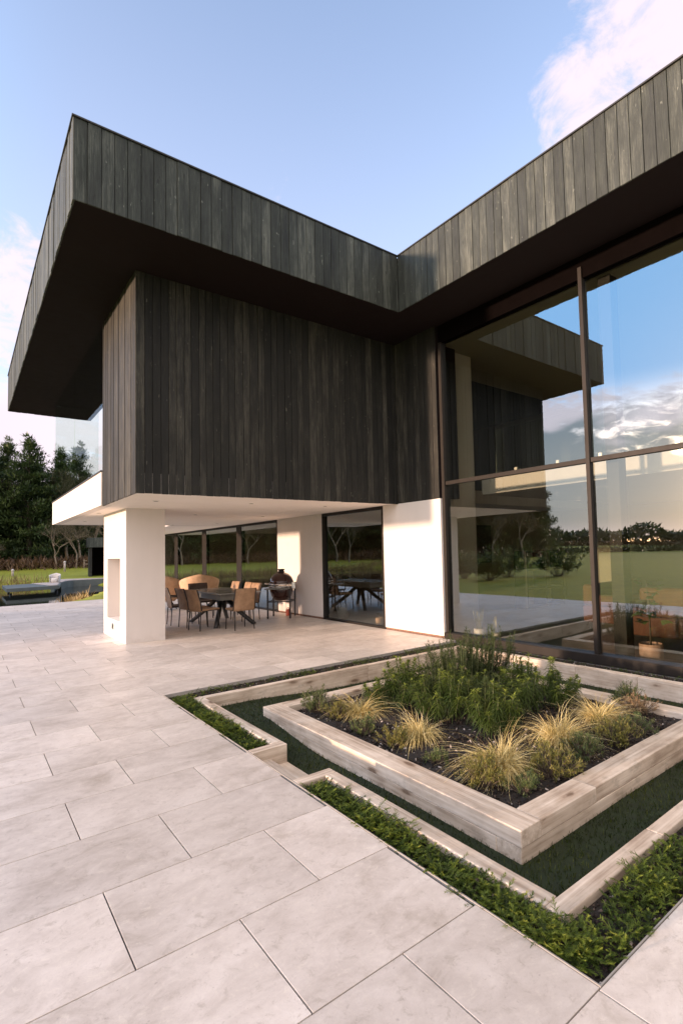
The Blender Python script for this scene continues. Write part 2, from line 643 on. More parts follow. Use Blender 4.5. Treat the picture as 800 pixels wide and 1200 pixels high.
M_FASCIA = mat_cladding('charred_fascia_boards', (0.011, 0.014, 0.012), (0.037, 0.044, 0.038), (0.125, 0.135, 0.116))
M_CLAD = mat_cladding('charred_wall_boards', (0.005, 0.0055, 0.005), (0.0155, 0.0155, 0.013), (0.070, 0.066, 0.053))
M_SOFFIT = mat_simple('dark_soffit_board', (0.013, 0.0085, 0.009), 0.85, var=0.15, spec=0.1)
M_HEAD = mat_simple('black_head_panel', (0.004, 0.003, 0.003), 0.8, spec=0.0)
M_COPING = mat_simple('dark_roof_trim', (0.03, 0.03, 0.031), 0.5, 0.3)
M_WHITE = mat_render('white_render', (0.65, 0.605, 0.575))
M_NICHE = mat_render('grey_niche_back', (0.42, 0.395, 0.37))
M_CEIL = mat_render('white_ceiling_board', (0.80, 0.745, 0.70))
M_FRAME = mat_simple('anodised_dark_frame', (0.016, 0.013, 0.011), 0.5, 0.0, var=0.15, spec=0.2)
M_PAVE = mat_paving()
M_GROUT = mat_simple('paving_grout', (0.10, 0.09, 0.085), 0.9)
M_GLASS = mat_glass('coated_window_glass', (0.80, 0.81, 0.755), 0.20, 1.5)
M_CLEAR = mat_glass('clear_balcony_glass', (0.92, 0.96, 0.94), 0.02, 0.35)
M_INNER = mat_glass('uncoated_glass_face', (0.96, 0.98, 0.95), 0.0, 0.0)
WOODC = [(0.34, 0.265, 0.20), (0.52, 0.43, 0.34), (0.70, 0.61, 0.51), (0.36, 0.26, 0.18), (0.13, 0.08, 0.05), (0.27, 0.225, 0.175)]
M_SLEEPER = mat_sleeper('pale_softwood_sleeper', WOODC)
M_BLACK = mat_simple('black_powder_coat', (0.018, 0.017, 0.017), 0.42, 0.2)
M_STEEL = mat_simple('brushed_steel', (0.62, 0.60, 0.57), 0.28, 1.0)
M_WICKER = mat_weave('tan_wicker', (0.19, 0.115, 0.065), (0.47, 0.305, 0.185))
M_WICKERD = mat_weave('dark_wicker', (0.030, 0.022, 0.018), (0.085, 0.062, 0.05))
M_LWICK = mat_weave('pale_wicker', (0.40, 0.25, 0.145), (0.70, 0.47, 0.30), 90)
M_TABLE = mat_simple('grey_table_top', (0.20, 0.20, 0.185), 0.16, var=0.08, spec=0.6)
M_APRON = mat_simple('grey_table_apron', (0.13, 0.128, 0.112), 0.45, var=0.1)
M_GLAZE = mat_simple('oxblood_ceramic_glaze', (0.036, 0.011, 0.008), 0.18, var=0.25, scale=25, coat=0.6)
M_RED = mat_simple('red_paint', (0.38, 0.055, 0.025), 0.4)
M_POTW = mat_simple('pale_ceramic_pot', (0.58, 0.53, 0.47), 0.5, var=0.12, scale=9)
M_POTT = mat_simple('two_tone_clay_pot', (0.52, 0.33, 0.24), 0.7, var=0.2, scale=5)
M_SOFA = mat_simple('rust_sofa_fabric', (0.10, 0.036, 0.016), 0.85, var=0.15, scale=12, bump=0.003)
M_INT = mat_simple('interior_wall_paint', (0.29, 0.26, 0.20), 0.8, var=0.04)
M_INTD = mat_simple('interior_dark_panel', (0.085, 0.072, 0.058), 0.7)
M_FLOOR = mat_simple('interior_floor_tile', (0.17, 0.155, 0.14), 0.35, var=0.15, scale=2)
M_ALU = mat_simple('aluminium_edge_trim', (0.30, 0.28, 0.255), 0.5, 0.0)
M_JETTY = mat_simple('grey_deck_composite', (0.095, 0.11, 0.105), 0.6, var=0.2, scale=3)
M_DECKTOP = mat_simple('pale_terrace_stone', (0.42, 0.35, 0.31), 0.7, var=0.15, scale=3)
M_BARK = mat_simple('tree_bark', (0.085, 0.062, 0.045), 0.9, var=0.35, scale=4, bump=0.02)
M_PALEBARK = mat_simple('pale_bare_bark', (0.24, 0.185, 0.135), 0.9, var=0.3, scale=4)
M_SPIGOT = mat_simple('satin_steel_clamp', (0.75, 0.72, 0.68), 0.35, 0.6)
M_CANVAS = mat_simple('dark_picture', (0.05, 0.045, 0.04), 0.6, var=0.6, scale=3)

M_CAREX = mat_leaf('golden_sedge', [(0.0, (0.22, 0.175, 0.055)), (0.35, (0.48, 0.37, 0.135)), (0.7, (0.74, 0.60, 0.27)), (1.0, (0.85, 0.75, 0.43))], 0.25)
M_EUPH = mat_leaf('spurge_leaf', [(0.0, (0.040, 0.066, 0.012)), (0.5, (0.050, 0.078, 0.014)), (0.8, (0.118, 0.155, 0.024)), (1.0, (0.26, 0.31, 0.050))], 0.35)
M_ROSE = mat_leaf('dark_needle_leaf', [(0.0, (0.016, 0.028, 0.010)), (0.6, (0.045, 0.068, 0.020)), (1.0, (0.11, 0.135, 0.040))], 0.25)
M_HEBE = mat_leaf('grey_green_leaf', [(0.0, (0.045, 0.070, 0.026)), (0.6, (0.115, 0.150, 0.050)), (1.0, (0.22, 0.25, 0.085))], 0.3)
M_OLIVE = mat_leaf('olive_tan_leaf', [(0.0, (0.080, 0.085, 0.022)), (0.6, (0.20, 0.19, 0.045)), (1.0, (0.36, 0.30, 0.095))], 0.3)
M_TAN = mat_leaf('dry_tan_leaf', [(0.0, (0.20, 0.13, 0.07)), (1.0, (0.46, 0.32, 0.18))], 0.3)
M_COVER = mat_leaf('creeping_conifer', [(0.0, (0.018, 0.032, 0.006)), (0.45, (0.060, 0.095, 0.012)), (0.8, (0.135, 0.180, 0.020)), (1.0, (0.27, 0.29, 0.040))], 0.35)
M_TURF = mat_leaf('moat_turf', [(0.0, (0.012, 0.021, 0.002)), (0.6, (0.028, 0.044, 0.004)), (1.0, (0.08, 0.095, 0.012))], 0.3)
M_PINE = mat_leaf('pine_needles', [(0.0, (0.020, 0.036, 0.013)), (0.5, (0.050, 0.080, 0.024)), (0.85, (0.095, 0.130, 0.036)), (1.0, (0.14, 0.17, 0.055))], 0.2)
M_BROAD = mat_leaf('winter_twig_haze', [(0.0, (0.055, 0.047, 0.025)), (0.6, (0.105, 0.088, 0.045)), (1.0, (0.165, 0.14, 0.075))], 0.3)
M_BRACKEN = mat_leaf('brown_bracken', [(0.0, (0.055, 0.032, 0.018)), (0.6, (0.12, 0.066, 0.036)), (1.0, (0.20, 0.125, 0.065))], 0.25)
M_REED = mat_leaf('dry_reed', [(0.0, (0.14, 0.10, 0.035)), (0.6, (0.30, 0.21, 0.085)), (1.0, (0.46, 0.34, 0.15))], 0.3)
M_SHRUB = mat_leaf('garden_shrub_leaf', [(0.0, (0.035, 0.060, 0.016)), (0.6, (0.075, 0.115, 0.028)), (1.0, (0.13, 0.17, 0.045))], 0.3)
M_MULCH = mat_leaf('bark_mulch', [(0.0, (0.012, 0.009, 0.008)), (0.7, (0.038, 0.026, 0.020)), (0.93, (0.085, 0.060, 0.045)), (0.97, (0.34, 0.29, 0.25)), (1.0, (0.42, 0.37, 0.33))], 0.0, 0.9)
M_TURFBASE = mat_simple('turf_thatch', (0.012, 0.021, 0.005), 0.95, var=0.4, scale=14)
M_SOIL = mat_simple('dark_soil', (0.020, 0.015, 0.012), 0.95, var=0.4, scale=20, bump=0.01)


def mat_lawn():
    m, g, out = newmat('lawn')
    t = objco(g)
    a = g.noise(t, 0.035, 8, 0.68)
    b = g.noise(t, 1.3, 6, 0.7)
    c = g.noise(scaled(g, t, (14, 14, 14)), 1.0, 4, 0.7)
    k = g.math('ADD', g.math('ADD', g.math('MULTIPLY', a, 0.4), g.math('MULTIPLY', b, 0.3)), g.math('MULTIPLY', c, 0.3))
    col = g.ramp(k, [(0.36, (0.12, 0.145, 0.018)), (0.5, (0.225, 0.245, 0.028)), (0.64, (0.35, 0.335, 0.05))])
    principled(g, out, col, 0.85, 0, 0.2, c, 0.03, 0.8)
    return m


def mat_water():
    m, g, out = newmat('lake_water')
    t = objco(g)
    n = g.noise(scaled(g, t, (1.0, 2.2, 1)), 1.6, 4, 0.55)
    p = principled(g, out, (0.012, 0.014, 0.012), 0.04, 0, 0.5, n, 0.02, 0.07)
    return m


M_LAWN = mat_lawn()
M_WATER = mat_water()

# ------------------------------------------------------------------ ground, lake, terrace
PX0, PX1, PY0, PY1 = -0.14, 6.50, -14.0, 23.2      # terrace extents
HX0, HX1, HY0, HY1 = 1.77, 6.50, 1.10, 6.55        # planting pit cut in the terrace
TX0, TX1, TY0, TY1 = 2.08, 6.13, 1.49, 6.08        # turf floor inside the sleepers
GX1 = 6.45


def sst(a, b, x):
    t = min(max((x - a) / (b - a), 0), 1)
    return t * t * (3 - 2 * t)


def ground_z(x, y):
    z = -0.05 + 0.10 * math.sin(x * 0.05 + 1) * math.sin(y * 0.043) * sst(20, 60, abs(x) + abs(y))
    z += 1.1 * sst(50, 105, y) + 0.9 * sst(120, 420, math.hypot(x, y))
    d = (abs((x + 10) / 19.5) ** 4 + abs((y - 37) / 13.2) ** 4) ** 0.25
    pen = sst(-.5, .5, x - (2.75 + .335 * (y - 23.5))) * (1 - sst(31.5, 33.5, y))
    z -= 1.5 * (1 - sst(0.86, 1.07, d)) * (1 - pen)
    if PX0 - 0.03 < x < 19 and PY0 - 0.03 < y < 30 and (y < PY1 + 0.03 or x > 6.6):
        z = -0.75
    return z


def axis(lo, hi, dense, extra):
    a = list(np.arange(dense[0], dense[1] + 1e-6, 1.0)) + list(np.arange(-2.5, 12, 1.0) if dense[0] < -30 else np.arange(22.5, 52, 1.0)) + extra
    x = dense[1]; st = 1.3
    while x < hi:
        x += st; st *= 1.16; a.append(min(x, hi))
    x = dense[0]; st = 1.3
    while x > lo:
        x -= st; st *= 1.16; a.append(max(x, lo))
    return sorted(set(round(v, 3) for v in a))


def build_ground():
    xs = axis(-2200, 2200, (-42, 34), [PX0 - 0.05, PX0 - 0.01, 6.61])
    ys = axis(-2200, 2200, (-18, 60), [PY1 + 0.01, PY1 + 0.05])
    vs = [(x, y, ground_z(x, y)) for y in ys for x in xs]
    n = len(xs)
    fs = [(j * n + i, j * n + i + 1, (j + 1) * n + i + 1, (j + 1) * n + i) for j in range(len(ys) - 1) for i in range(n - 1)]
    b = MB(); b.add(vs, fs, 0.5, True)
    o = b.build('ground', M_LAWN)
    prop(o, 'sunlit green lawn around the house and lake', 'lawn', kind='structure')
    w = MB()
    w.add([(-60, 23.3, -0.5), (11, 23.3, -0.5), (11, 56, -0.5), (-60, 56, -0.5)], [(0, 1, 2, 3)])
    o = w.build('lake', M_WATER)
    prop(o, 'dark still lake beyond the terrace', 'lake', kind='structure')


build_ground()

ROWS = [1.10, 1.71, 2.345, 2.975, 3.60, 4.20, 4.79, 5.375, 5.96, 6.55]


def build_terrace():
    rows = list(ROWS)
    y = 1.10
    while y > PY0:
        y -= 0.605; rows.insert(0, y)
    y = 6.55
    while y < PY1:
        y += 0.605; rows.append(min(y, PY1))
    b = MB(); jo = MB()
    gap = 0.0030
    for i in range(len(rows) - 1):
        y0, y1 = rows[i], rows[i + 1]
        k = i - rows.index(1.10)
        off = 0.944 if k % 2 == 1 else 0.533        # joint position for alternate rows
        xs = [off - 0.8115 * j for j in range(-9, 4)]
        xs = sorted(x for x in xs if PX0 < x < PX1)
        xs = [PX0] + xs + [PX1]
        inpit = y0 > HY0 - 0.01 and y1 < HY1 + 0.01
        for a, c in zip(xs[:-1], xs[1:]):
            if inpit:
                if a >= HX0:
                    continue
                c = min(c, HX0)
            if c - a < 0.02:
                continue
            b.box(a + gap, c - gap, y0 + gap, y1 - gap, -0.0105, 0.0, rng.random())
    o = b.build('paving', M_PAVE, bevel=0.001, seg=1)
    prop(o, 'large pinkish grey porcelain terrace slabs in staggered rows', 'paving', kind='structure')
    # bed below the slabs, seen in the joints and at the sides
    jo.box(PX0, HX0, PY0, PY1, -0.7, -0.011)
    jo.box(HX0, PX1, PY0, HY0, -0.7, -0.0111)
    jo.box(HX0, PX1, HY1, PY1, -0.7, -0.0112)
    o = jo.build('paving_base', M_GROUT)
    prop(o, 'dark grout bed below the terrace slabs', 'paving', kind='structure')
    e = thing('edging_strip', 'thin metal edging strip round the planting pit in the terrace', 'edging', (HX0, HY0, 0))
    for (x0, x1, y0, y1) in ((0.0, 0.006, 0.006, HY1 - HY0 - 0.006), (0, HX1 - HX0, 0.0, 0.006), (0, HX1 - HX0, HY1 - HY0 - 0.006, HY1 - HY0)):
        t = MB(); t.box(x0, x1, y0, y1, -0.08, 0.004); t.build('trim', M_ALU, e)


build_terrace()

# ------------------------------------------------------------------ planting pit: soil, turf, sleepers
FLOOR_Z = -0.21


def turf_z(x, y):
    a = np.clip((y - 4.1) / 1.3, 0, 1); a = a * a * (3 - 2 * a)
    b = np.clip((3.9 - x) / 1.5, 0, 1); b = b * b * (3 - 2 * b)
    return FLOOR_Z + 0.085 * a * b + 0.006 * np.sin(x * 3.1) * np.sin(y * 2.7)


def build_pit():
    xs = np.linspace(TX0 - .01, TX1 + .01, 60); ys = np.linspace(TY0 - .01, TY1 + .01, 66)
    vs = [(x, y, float(turf_z(x, y)) - .001) for y in ys for x in xs]
    fs = [(j * 60 + i, j * 60 + i + 1, (j + 1) * 60 + i + 1, (j + 1) * 60 + i) for j in range(65) for i in range(59)]
    tb = MB(); tb.add(vs, fs, .5, True)
    o = tb.build('turf_base', M_TURFBASE)
    prop(o, 'dark thatch under the turf of the sunken path', 'ground', kind='structure')
    t = MB(); t.box(HX0, 6.6, HY0, HY1, -0.6, FLOOR_Z - .012)
    o = t.build('pit_floor', M_SOIL)
    prop(o, 'dark sunken floor between the timber beds', 'ground', kind='structure')
    # turf blades in the sunken path
    n = 60000
    x = nr.uniform(TX0 + .01, TX1 - .01, n); y = nr.uniform(TY0 + .01, TY1 - .01, n)
    keep = ~((x > 2.46) & (x < 5.36) & (y > 2.0) & (y < 5.36))
    x, y = x[keep], y[keep]; n = len(x)
    d = norm(np.stack([nr.normal(0, .4, n), nr.normal(0, .4, n), np.ones(n)], 1))
    V, F, k = blades(np.stack([x, y, turf_z(x, y)], 1), d, nr.uniform(.016, .042, n), nr.uniform(.003, .006, n), nr.uniform(0, .45, n), seg=2)
    patch = np.clip(0.5 + 0.25 * np.sin(x * 5.1 + y * 2.3) * np.sin(y * 4.3 - x) + nr.normal(0, .2, n), 0, 1)
    o = mesh_np('turf', V, F, np.repeat(patch, k), M_TURF)
    prop(o, 'short dark green turf on the floor of the sunken path', 'grass', kind='stuff')

    # planting strips outside the sleepers
    so_ = MB()
    zs = -0.035
    so_.box(HX0 + .006, 1.98, 4.22, HY1 - .006, -0.5, zs)
    so_.box(HX0 + .006, 1.98, HY0 + .006, 3.37, -0.5, zs)
    so_.box(1.98, 6.5, HY0 + .006, 1.39, -0.5, zs - .001)
    so_.box(1.98, 6.5, 6.18, HY1 - .006, -0.5, zs - .001)
    so_.box(6.235, 6.5, 1.39, 6.18, -0.5, zs - .002)
    o = so_.build('planting_soil', M_SOIL)
    prop(o, 'dark soil in the narrow strips beside the terrace', 'soil', kind='structure')


build_pit()


def sleeper(parent, x0, x1, y0, y1, z0, z1, origin):
    """one squared timber, its local x axis along its length"""
    lx, ly = x1 - x0, y1 - y0
    b = MB()
    along = lx >= ly
    L, Wd, Hh = (lx, ly, z1 - z0) if along else (ly, lx, z1 - z0)
    nx = max(2, int(L / 0.35))
    # slight bow along the length keeps the edges from being dead straight
    ph = rng.random() * 6
    vs = []; fs = []
    for i in range(nx + 1):
        u = -L / 2 + L * i / nx
        wy = 0.002 * math.sin(u * 2.3 + ph); wz = 0.0012 * math.sin(u * 3.1 + ph * 2)
        for (a, c) in ((-1, -1), (1, -1), (1, 1), (-1, 1)):
            vs.append((u, a * Wd / 2 + wy, c * Hh / 2 + wz))
    for i in range(nx):
        for k in range(4):
            fs.append((i * 4 + k, i * 4 + (k + 1) % 4, (i + 1) * 4 + (k + 1) % 4, (i + 1) * 4 + k))
    fs.append((3, 2, 1, 0)); q = nx * 4; fs.append((q, q + 1, q + 2, q + 3))
    fs = [tuple(reversed(f)) for f in fs]
    b.add(vs, fs, rng.random())
    o = b.build('sleeper', M_SLEEPER, parent, bevel=0.006, seg=3)
    o.location = ((x0 + x1) / 2 - origin[0], (y0 + y1) / 2 - origin[1], (z0 + z1) / 2 - origin[2])
    if not along:
        o.rotation_euler = (0, 0, R(90))
    return o


def build_timber():
    # raised planter in the middle
    og = (3.9, 3.68, FLOOR_Z)
    p = thing('raised_planter', 'square raised planter of pale timber sleepers in the middle of the sunken garden', 'planter', og)
    X0, X1, Y0, Y1 = 2.44, 5.37, 1.98, 5.38
    W = 0.19
    ztop, zmid, zb = -0.025, -0.125, FLOOR_Z - 0.02
    g = 0.0015
    # upper course, sleepers laid flat
    sleeper(p, X0, X0 + W, Y0, Y1, zmid, ztop, og)
    sleeper(p, X0 + W + g, 3.24, Y0 + .002, Y0 + W, zmid, ztop - .001, og)
    sleeper(p, 3.24 + g, X1, Y0 + .003, Y0 + W, zmid, ztop - .0015, og)
    sleeper(p, X0 + W + g, X1 - W - g, Y1 - W, Y1 - .002, zmid, ztop - .001, og)
    sleeper(p, X1 - W, X1, Y0 + W + g, Y1, zmid, ztop - .001, og)
    # lower course
    sleeper(p, X0 + .003, X0 + W, Y0 + W + g, Y1 - .003, zb, zmid - g, og)
    sleeper(p, X0 + .003, X1 - .002, Y0 + .004, Y0 + W, zb, zmid - g, og)
    sleeper(p, X0 + W + g, X1 - W, Y1 - W, Y1 - .004, zb, zmid - g, og)
    sleeper(p, X1 - W, X1 - .003, Y0 + W + g, Y1 - .004, zb, zmid - g, og)
    s = MB()
    nx, ny = 60, 70
    xs = np.linspace(X0 + W - .01, X1 - W + .01, nx); ys = np.linspace(Y0 + W - .01, Y1 - W + .01, ny)
    vs = []
    for y in ys:
        for x in xs:
            vs.append((x - og[0], y - og[1], -0.085 - og[2] + 0.012 * math.sin(x * 9 + y * 4) * math.sin(y * 8) + rng.uniform(-.006, .006) + 0.03 * math.exp(-((x - 3.9) ** 2 + (y - 3.7) ** 2) / 1.2)))
    fs = [(j * nx + i, j * nx + i + 1, (j + 1) * nx + i + 1, (j + 1) * nx + i) for j in range(ny - 1) for i in range(nx - 1)]
    s.add(vs, fs, .5, True)
    s.build('soil', M_SOIL, p)

    # outer retaining timbers
    og = (2.0, 1.4, FLOOR_Z)
    e = thing('retaining_timber', 'low wall of pale timber sleepers round the sunken path', 'sleeper wall', og)
    zb = FLOOR_Z - .05
    zt = 0.004
    T = 0.095
    sleeper(e, 1.985, 2.08, 4.135 + .092, 6.08 + T, zb, zt, og)                    # terrace side, beyond the steps
    sleeper(e, HX0 + .01, 2.082, 4.13, 4.225, zb, zt - .001, og)                     # return at the steps
    sleeper(e, HX0 + .01, 2.08, 3.365, 3.455, zb, zt - .001, og)
    sleeper(e, 1.985, 2.08, 1.495, 3.365 - .002, zb, zt, og)                         # terrace side, near
    sleeper(e, 1.98, 2.92, 1.395, 1.493, zb, zt - .001, og)                           # near side
    sleeper(e, 2.923, 5.2, 1.395, 1.491, zb, zt - .002, og)
    sleeper(e, 5.203, 6.23, 1.395, 1.493, zb, zt - .001, og)
    sleeper(e, 2.082, 4.3, 6.08, 6.175, zb, zt - .001, og)                            # far side
    sleeper(e, 4.303, 6.13, 6.08, 6.173, zb, zt - .002, og)
    for a, c in ((1.495, 2.35), (2.352, 3.14), (3.142, 3.98), (3.982, 5.0), (5.002, 6.18)):   # along the house
        sleeper(e, 6.13, 6.228, a, c, zb, zt - rng.uniform(0, .003), og)
    # the steps down from the terrace
    st = thing('timber_step', 'two narrow timber steps down from the terrace into the sunken path', 'steps', (1.9, 3.8, FLOOR_Z))
    ogs = (1.9, 3.8, FLOOR_Z)
    o = sleeper(st, HX0 + .008, 1.925, 3.458, 4.127, -0.2, -0.072, ogs); o.name = 'tread'
    o = sleeper(st, 1.928, 2.085, 3.458, 4.127, -0.22, -0.142, ogs); o.name = 'tread'


build_timber()

# ------------------------------------------------------------------ the house
HO = (6.53, 6.87, 0.0)
house = thing('house', 'modern house with charred timber roof band and tall glass walls', 'house', (0, 0, 0))
SOF, ROOFT = 5.685, 6.655
CEIL = 2.50


def boards_x(b, x0, x1, yface, z0, z1, w, out=-1, jit=0.05):
    """vertical boards along x on a face whose outward normal is out*y"""
    x = x0; 
    while x < x1 - 0.01:
        ww = w * rng.uniform(1 - jit, 1 + jit)
        xe = min(x + ww, x1)
        if x1 - xe < 0.03: xe = x1
        d = rng.uniform(0.013, 0.024)
        y0, y1 = (yface - d, yface + .0) if out < 0 else (yface, yface + d)
        b.box(x + .003, xe - .003, y0, y1, z0 + rng.uniform(-.003, .003), z1, rng.random())
        x = xe


def boards_y(b, y0, y1, xface, z0, z1, w, out=-1, jit=0.05):
    y = y0
    while y < y1 - 0.01:
        ww = w * rng.uniform(1 - jit, 1 + jit)
        ye = min(y + ww, y1)
        if y1 - ye < 0.03: ye = y1
        d = rng.uniform(0.013, 0.024)
        x0, x1 = (xface - d, xface) if out < 0 else (xface, xface + d)
        b.box(x0, x1, y + .003, ye - .003, z0 + rng.uniform(-.003, .003), z1, rng.random())
        y = ye


def pane(x0, x1, y0, y1, z0, z1, parent, mat, name='pane'):
    b = MB(); b.box(x0, x1, y0, y1, z0, z1)
    o = b.build(name, mat, parent)
    o.data.materials.append(M_INNER)
    for p in o.data.polygons:
        if p.normal.x > -0.5:
            p.material_index = 1
    return o


def build_house():
    h = house
    BV = 0.0025
    # ---- roof
    rf = MB()
    rf.box(0.925, 2.87, 6.855, 18.0, SOF, ROOFT - .01)
    rf.box(2.87, 20, 6.8551, 14.0, SOF, ROOFT - .011)
    rf.box(5.67, 20, -10, 6.855, SOF, ROOFT - .012)
    rf.box(6.45, 20, 14.0, 26, SOF, ROOFT - .013)
    roof = rf.build('roof', M_SOFFIT, h)
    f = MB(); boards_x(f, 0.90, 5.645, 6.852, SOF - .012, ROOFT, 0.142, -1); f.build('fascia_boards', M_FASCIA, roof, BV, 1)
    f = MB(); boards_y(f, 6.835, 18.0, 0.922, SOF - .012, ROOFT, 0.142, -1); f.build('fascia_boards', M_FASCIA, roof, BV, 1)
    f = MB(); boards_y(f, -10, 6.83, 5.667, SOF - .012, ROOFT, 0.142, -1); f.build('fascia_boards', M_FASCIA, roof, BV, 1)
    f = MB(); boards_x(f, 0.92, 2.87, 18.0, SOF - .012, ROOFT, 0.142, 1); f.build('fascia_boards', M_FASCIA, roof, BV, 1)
    c = MB()
    c.box(0.885, 5.66, 6.815, 6.90, ROOFT, ROOFT + .022)
    c.box(0.885, 0.97, 6.9, 18.03, ROOFT, ROOFT + .022)
    c.box(5.63, 5.72, -10, 6.815, ROOFT, ROOFT + .022)
    c.build('roof_trim', M_COPING, roof, 0.003, 1)

    # ---- upper box, clad in charred boards
    core = MB()
    core.box(1.845, 6.53, 8.095, 10.32, CEIL + .004, SOF - .002)
    core.box(6.555, 7.05, 6.89, 8.095, CEIL + .01, SOF - .002)
    core.build('upper_wall', M_SOFFIT, h)
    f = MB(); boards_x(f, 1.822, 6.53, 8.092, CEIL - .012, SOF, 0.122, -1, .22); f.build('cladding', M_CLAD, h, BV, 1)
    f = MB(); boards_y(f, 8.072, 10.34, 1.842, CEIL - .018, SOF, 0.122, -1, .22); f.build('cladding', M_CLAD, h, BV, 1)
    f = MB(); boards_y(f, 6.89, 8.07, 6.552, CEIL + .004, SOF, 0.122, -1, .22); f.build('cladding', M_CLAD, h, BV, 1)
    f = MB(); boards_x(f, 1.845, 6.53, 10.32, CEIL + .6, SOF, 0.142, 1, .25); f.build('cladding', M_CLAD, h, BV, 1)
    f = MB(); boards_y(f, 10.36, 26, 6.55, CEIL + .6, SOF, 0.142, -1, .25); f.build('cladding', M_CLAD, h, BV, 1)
    up_ = MB(); up_.box(6.552, 6.8, 10.36, 26, CEIL + .3, SOF - .003); up_.build('upper_wall', M_SOFFIT, h)

    # ---- first-floor slab: ceiling of the covered terrace and the white balcony edge
    cl = MB()
    cl.box(1.842, 6.54, 8.09, 16.75, CEIL, CEIL + .28)
    cl.box(4.75, 6.54, 16.75, 24.6, CEIL + .0005, CEIL + .28)
    ceil = cl.build('terrace_ceiling', M_CEIL, h)
    up2 = MB(); up2.box(1.806, 1.98, 10.345, 16.8, CEIL - .001, 3.075); up2.box(1.98, 6.54, 16.6, 16.801, CEIL - .002, 3.075)
    edge = up2.build('balcony_edge', M_WHITE, h)
    cp = MB(); cp.box(1.79, 2.0, 10.345, 16.82, 3.075, 3.105); cp.build('coping', M_COPING, edge, .003, 1)
    for (y0, y1) in ((10.40, 13.49), (13.505, 16.72)):
        pane(1.835, 1.853, y0, y1, 3.106, SOF - .002, h, M_CLEAR, 'balcony_glass')
    p = MB(); p.box(1.86, 2.85, 16.71, 16.728, 3.106, SOF - .002); p.build('balcony_glass', M_CLEAR, h)
    for (x, y) in ((2.40, 9.26), (3.96, 9.10), (3.95, 12.09), (5.58, 15.24), (5.59, 12.19), (2.10, 12.2), (2.30, 15.13), (4.69, 16.4), (5.47, 9.07), (3.95, 15.2)):
        dl = MB()
        dl.lathe([(0.052, CEIL - .006), (0.052, CEIL + .002)], 20, .5, (x, y, 0))
        o = dl.build('downlight', M_SPIGOT, ceil)
        dk = MB(); dk.lathe([(0.036, CEIL - .008), (0.036, CEIL - .0065)], 16, .5, (x, y, 0)); dk.build('lens', M_BLACK, o)

    # ---- rendered pillar with a log niche
    pl = MB()
    x0, x1, y0, y1 = 2.30, 2.975, 10.86, 12.86
    n0, n1, nz0, nz1 = 11.34, 12.5, 0.36, 1.57
    pl.box(x0 + .38, x1, y0, y1, 0.0, CEIL)
    pl.box(x0, x0 + .38, y0, n0, 0.0, CEIL)
    pl.box(x0, x0 + .38, n1, y1, 0.0, CEIL)
    pl.box(x0, x0 + .38, n0, n1, 0.0, nz0)
    pl.box(x0, x0 + .38, n0, n1, nz1, CEIL)
    # one closed shape, so the faces between the pieces are removed
    pil = pl.build('pillar', M_WHITE, h)
    bm = bmesh.new(); bm.from_mesh(pil.data)
    bmesh.ops.remove_doubles(bm, verts=bm.verts, dist=1e-4)
    seen = {}
    for f_ in bm.faces:
        seen.setdefault(tuple(sorted(round(c_, 4) for v_ in f_.verts for c_ in v_.co)), []).append(f_)
    dup = [f_ for k_ in seen.values() if len(k_) > 1 for f_ in k_]
    bmesh.ops.delete(bm, geom=dup, context='FACES')
    bm.to_mesh(pil.data); bm.free()
    nl_ = MB(); nl_.box(x0 + .372, x0 + .379, n0 + .002, n1 - .002, nz0 + .002, nz1 - .002); nl_.build('niche_back', M_NICHE, pil)  # thin sheet over the niche back, greyer than the pillar
    s = MB(); s.box(x0 - .012, x0 - .001, 11.87, 12.03, 0.16, 0.29); sk = s.build('socket', M_STEEL, pil, .003, 1)
    s = MB(); s.box(x0 - .016, x0 - .0125, 11.90, 12.0, 0.19, 0.26); s.build('socket_cover', M_BLACK, sk)

    # ---- white walls of the ground floor, facing the terrace
    for (a, c) in ((6.87, 8.575), (11.005, 13.345)):
        w = MB(); w.box(6.53, 6.70, a, c, 0.035, CEIL - .002); wl = w.build('wall', M_WHITE, h)
        w = MB(); w.box(6.545, 6.69, a + .002, c - .002, -0.03, 0.035); w.build('plinth', M_BRICK, wl)
    # ---- windows: dark frames, coated panes
    def window(name, ya, yb, z0, z1, posts, xg=6.63, fw_=0.06, bars=()):
        w = thing(name, None, None); w.parent = h
        fr = MB()
        fr.box(xg - .07, xg + .06, ya, yb, z0, z0 + fw_)
        fr.box(xg - .07, xg + .06, ya, yb, z1 - fw_, z1)
        fr.box(xg - .071, xg + .061, ya, ya + fw_, z0 + fw_, z1 - fw_)
        fr.box(xg - .071, xg + .061, yb - fw_, yb, z0 + fw_, z1 - fw_)
        for (pa, pb) in posts:
            fr.box(xg - .02, xg + .10, pa, pb, z0 + fw_, z1 - fw_)
        fr.build('frame', M_FRAME, w, .002, 1)
        ys = [ya + fw_] + [v for q in posts for v in q] + [yb - fw_]
        for a, c in zip(ys[::2], ys[1::2]):
            pane(xg - .012, xg + .012, a, c, z0 + fw_, z1 - fw_, w, M_GLASS)
        return w
    window('window', 8.58, 11.0, -0.03, CEIL - .004, (), 6.60)
    window('window', 13.35, 25.4, -0.03, CEIL - .004, ((15.92, 16.30), (19.03, 19.45), (22.3, 22.7)), 6.60)
    # the tall two-storey window
    tw = thing('tall_window', None, None); tw.parent = h
    zg0, zg1 = 0.10, 5.36
    fr = MB()
    fr.box(6.53, 6.72, -10, 6.865, -0.03, zg0)
    fr.box(6.575, 6.72, 6.795, 6.866, zg0, zg1)
    fr.build('frame', M_FRAME, tw, .003, 1)
    mulls = [3.93, 1.0, -1.93, -4.86, -7.8]
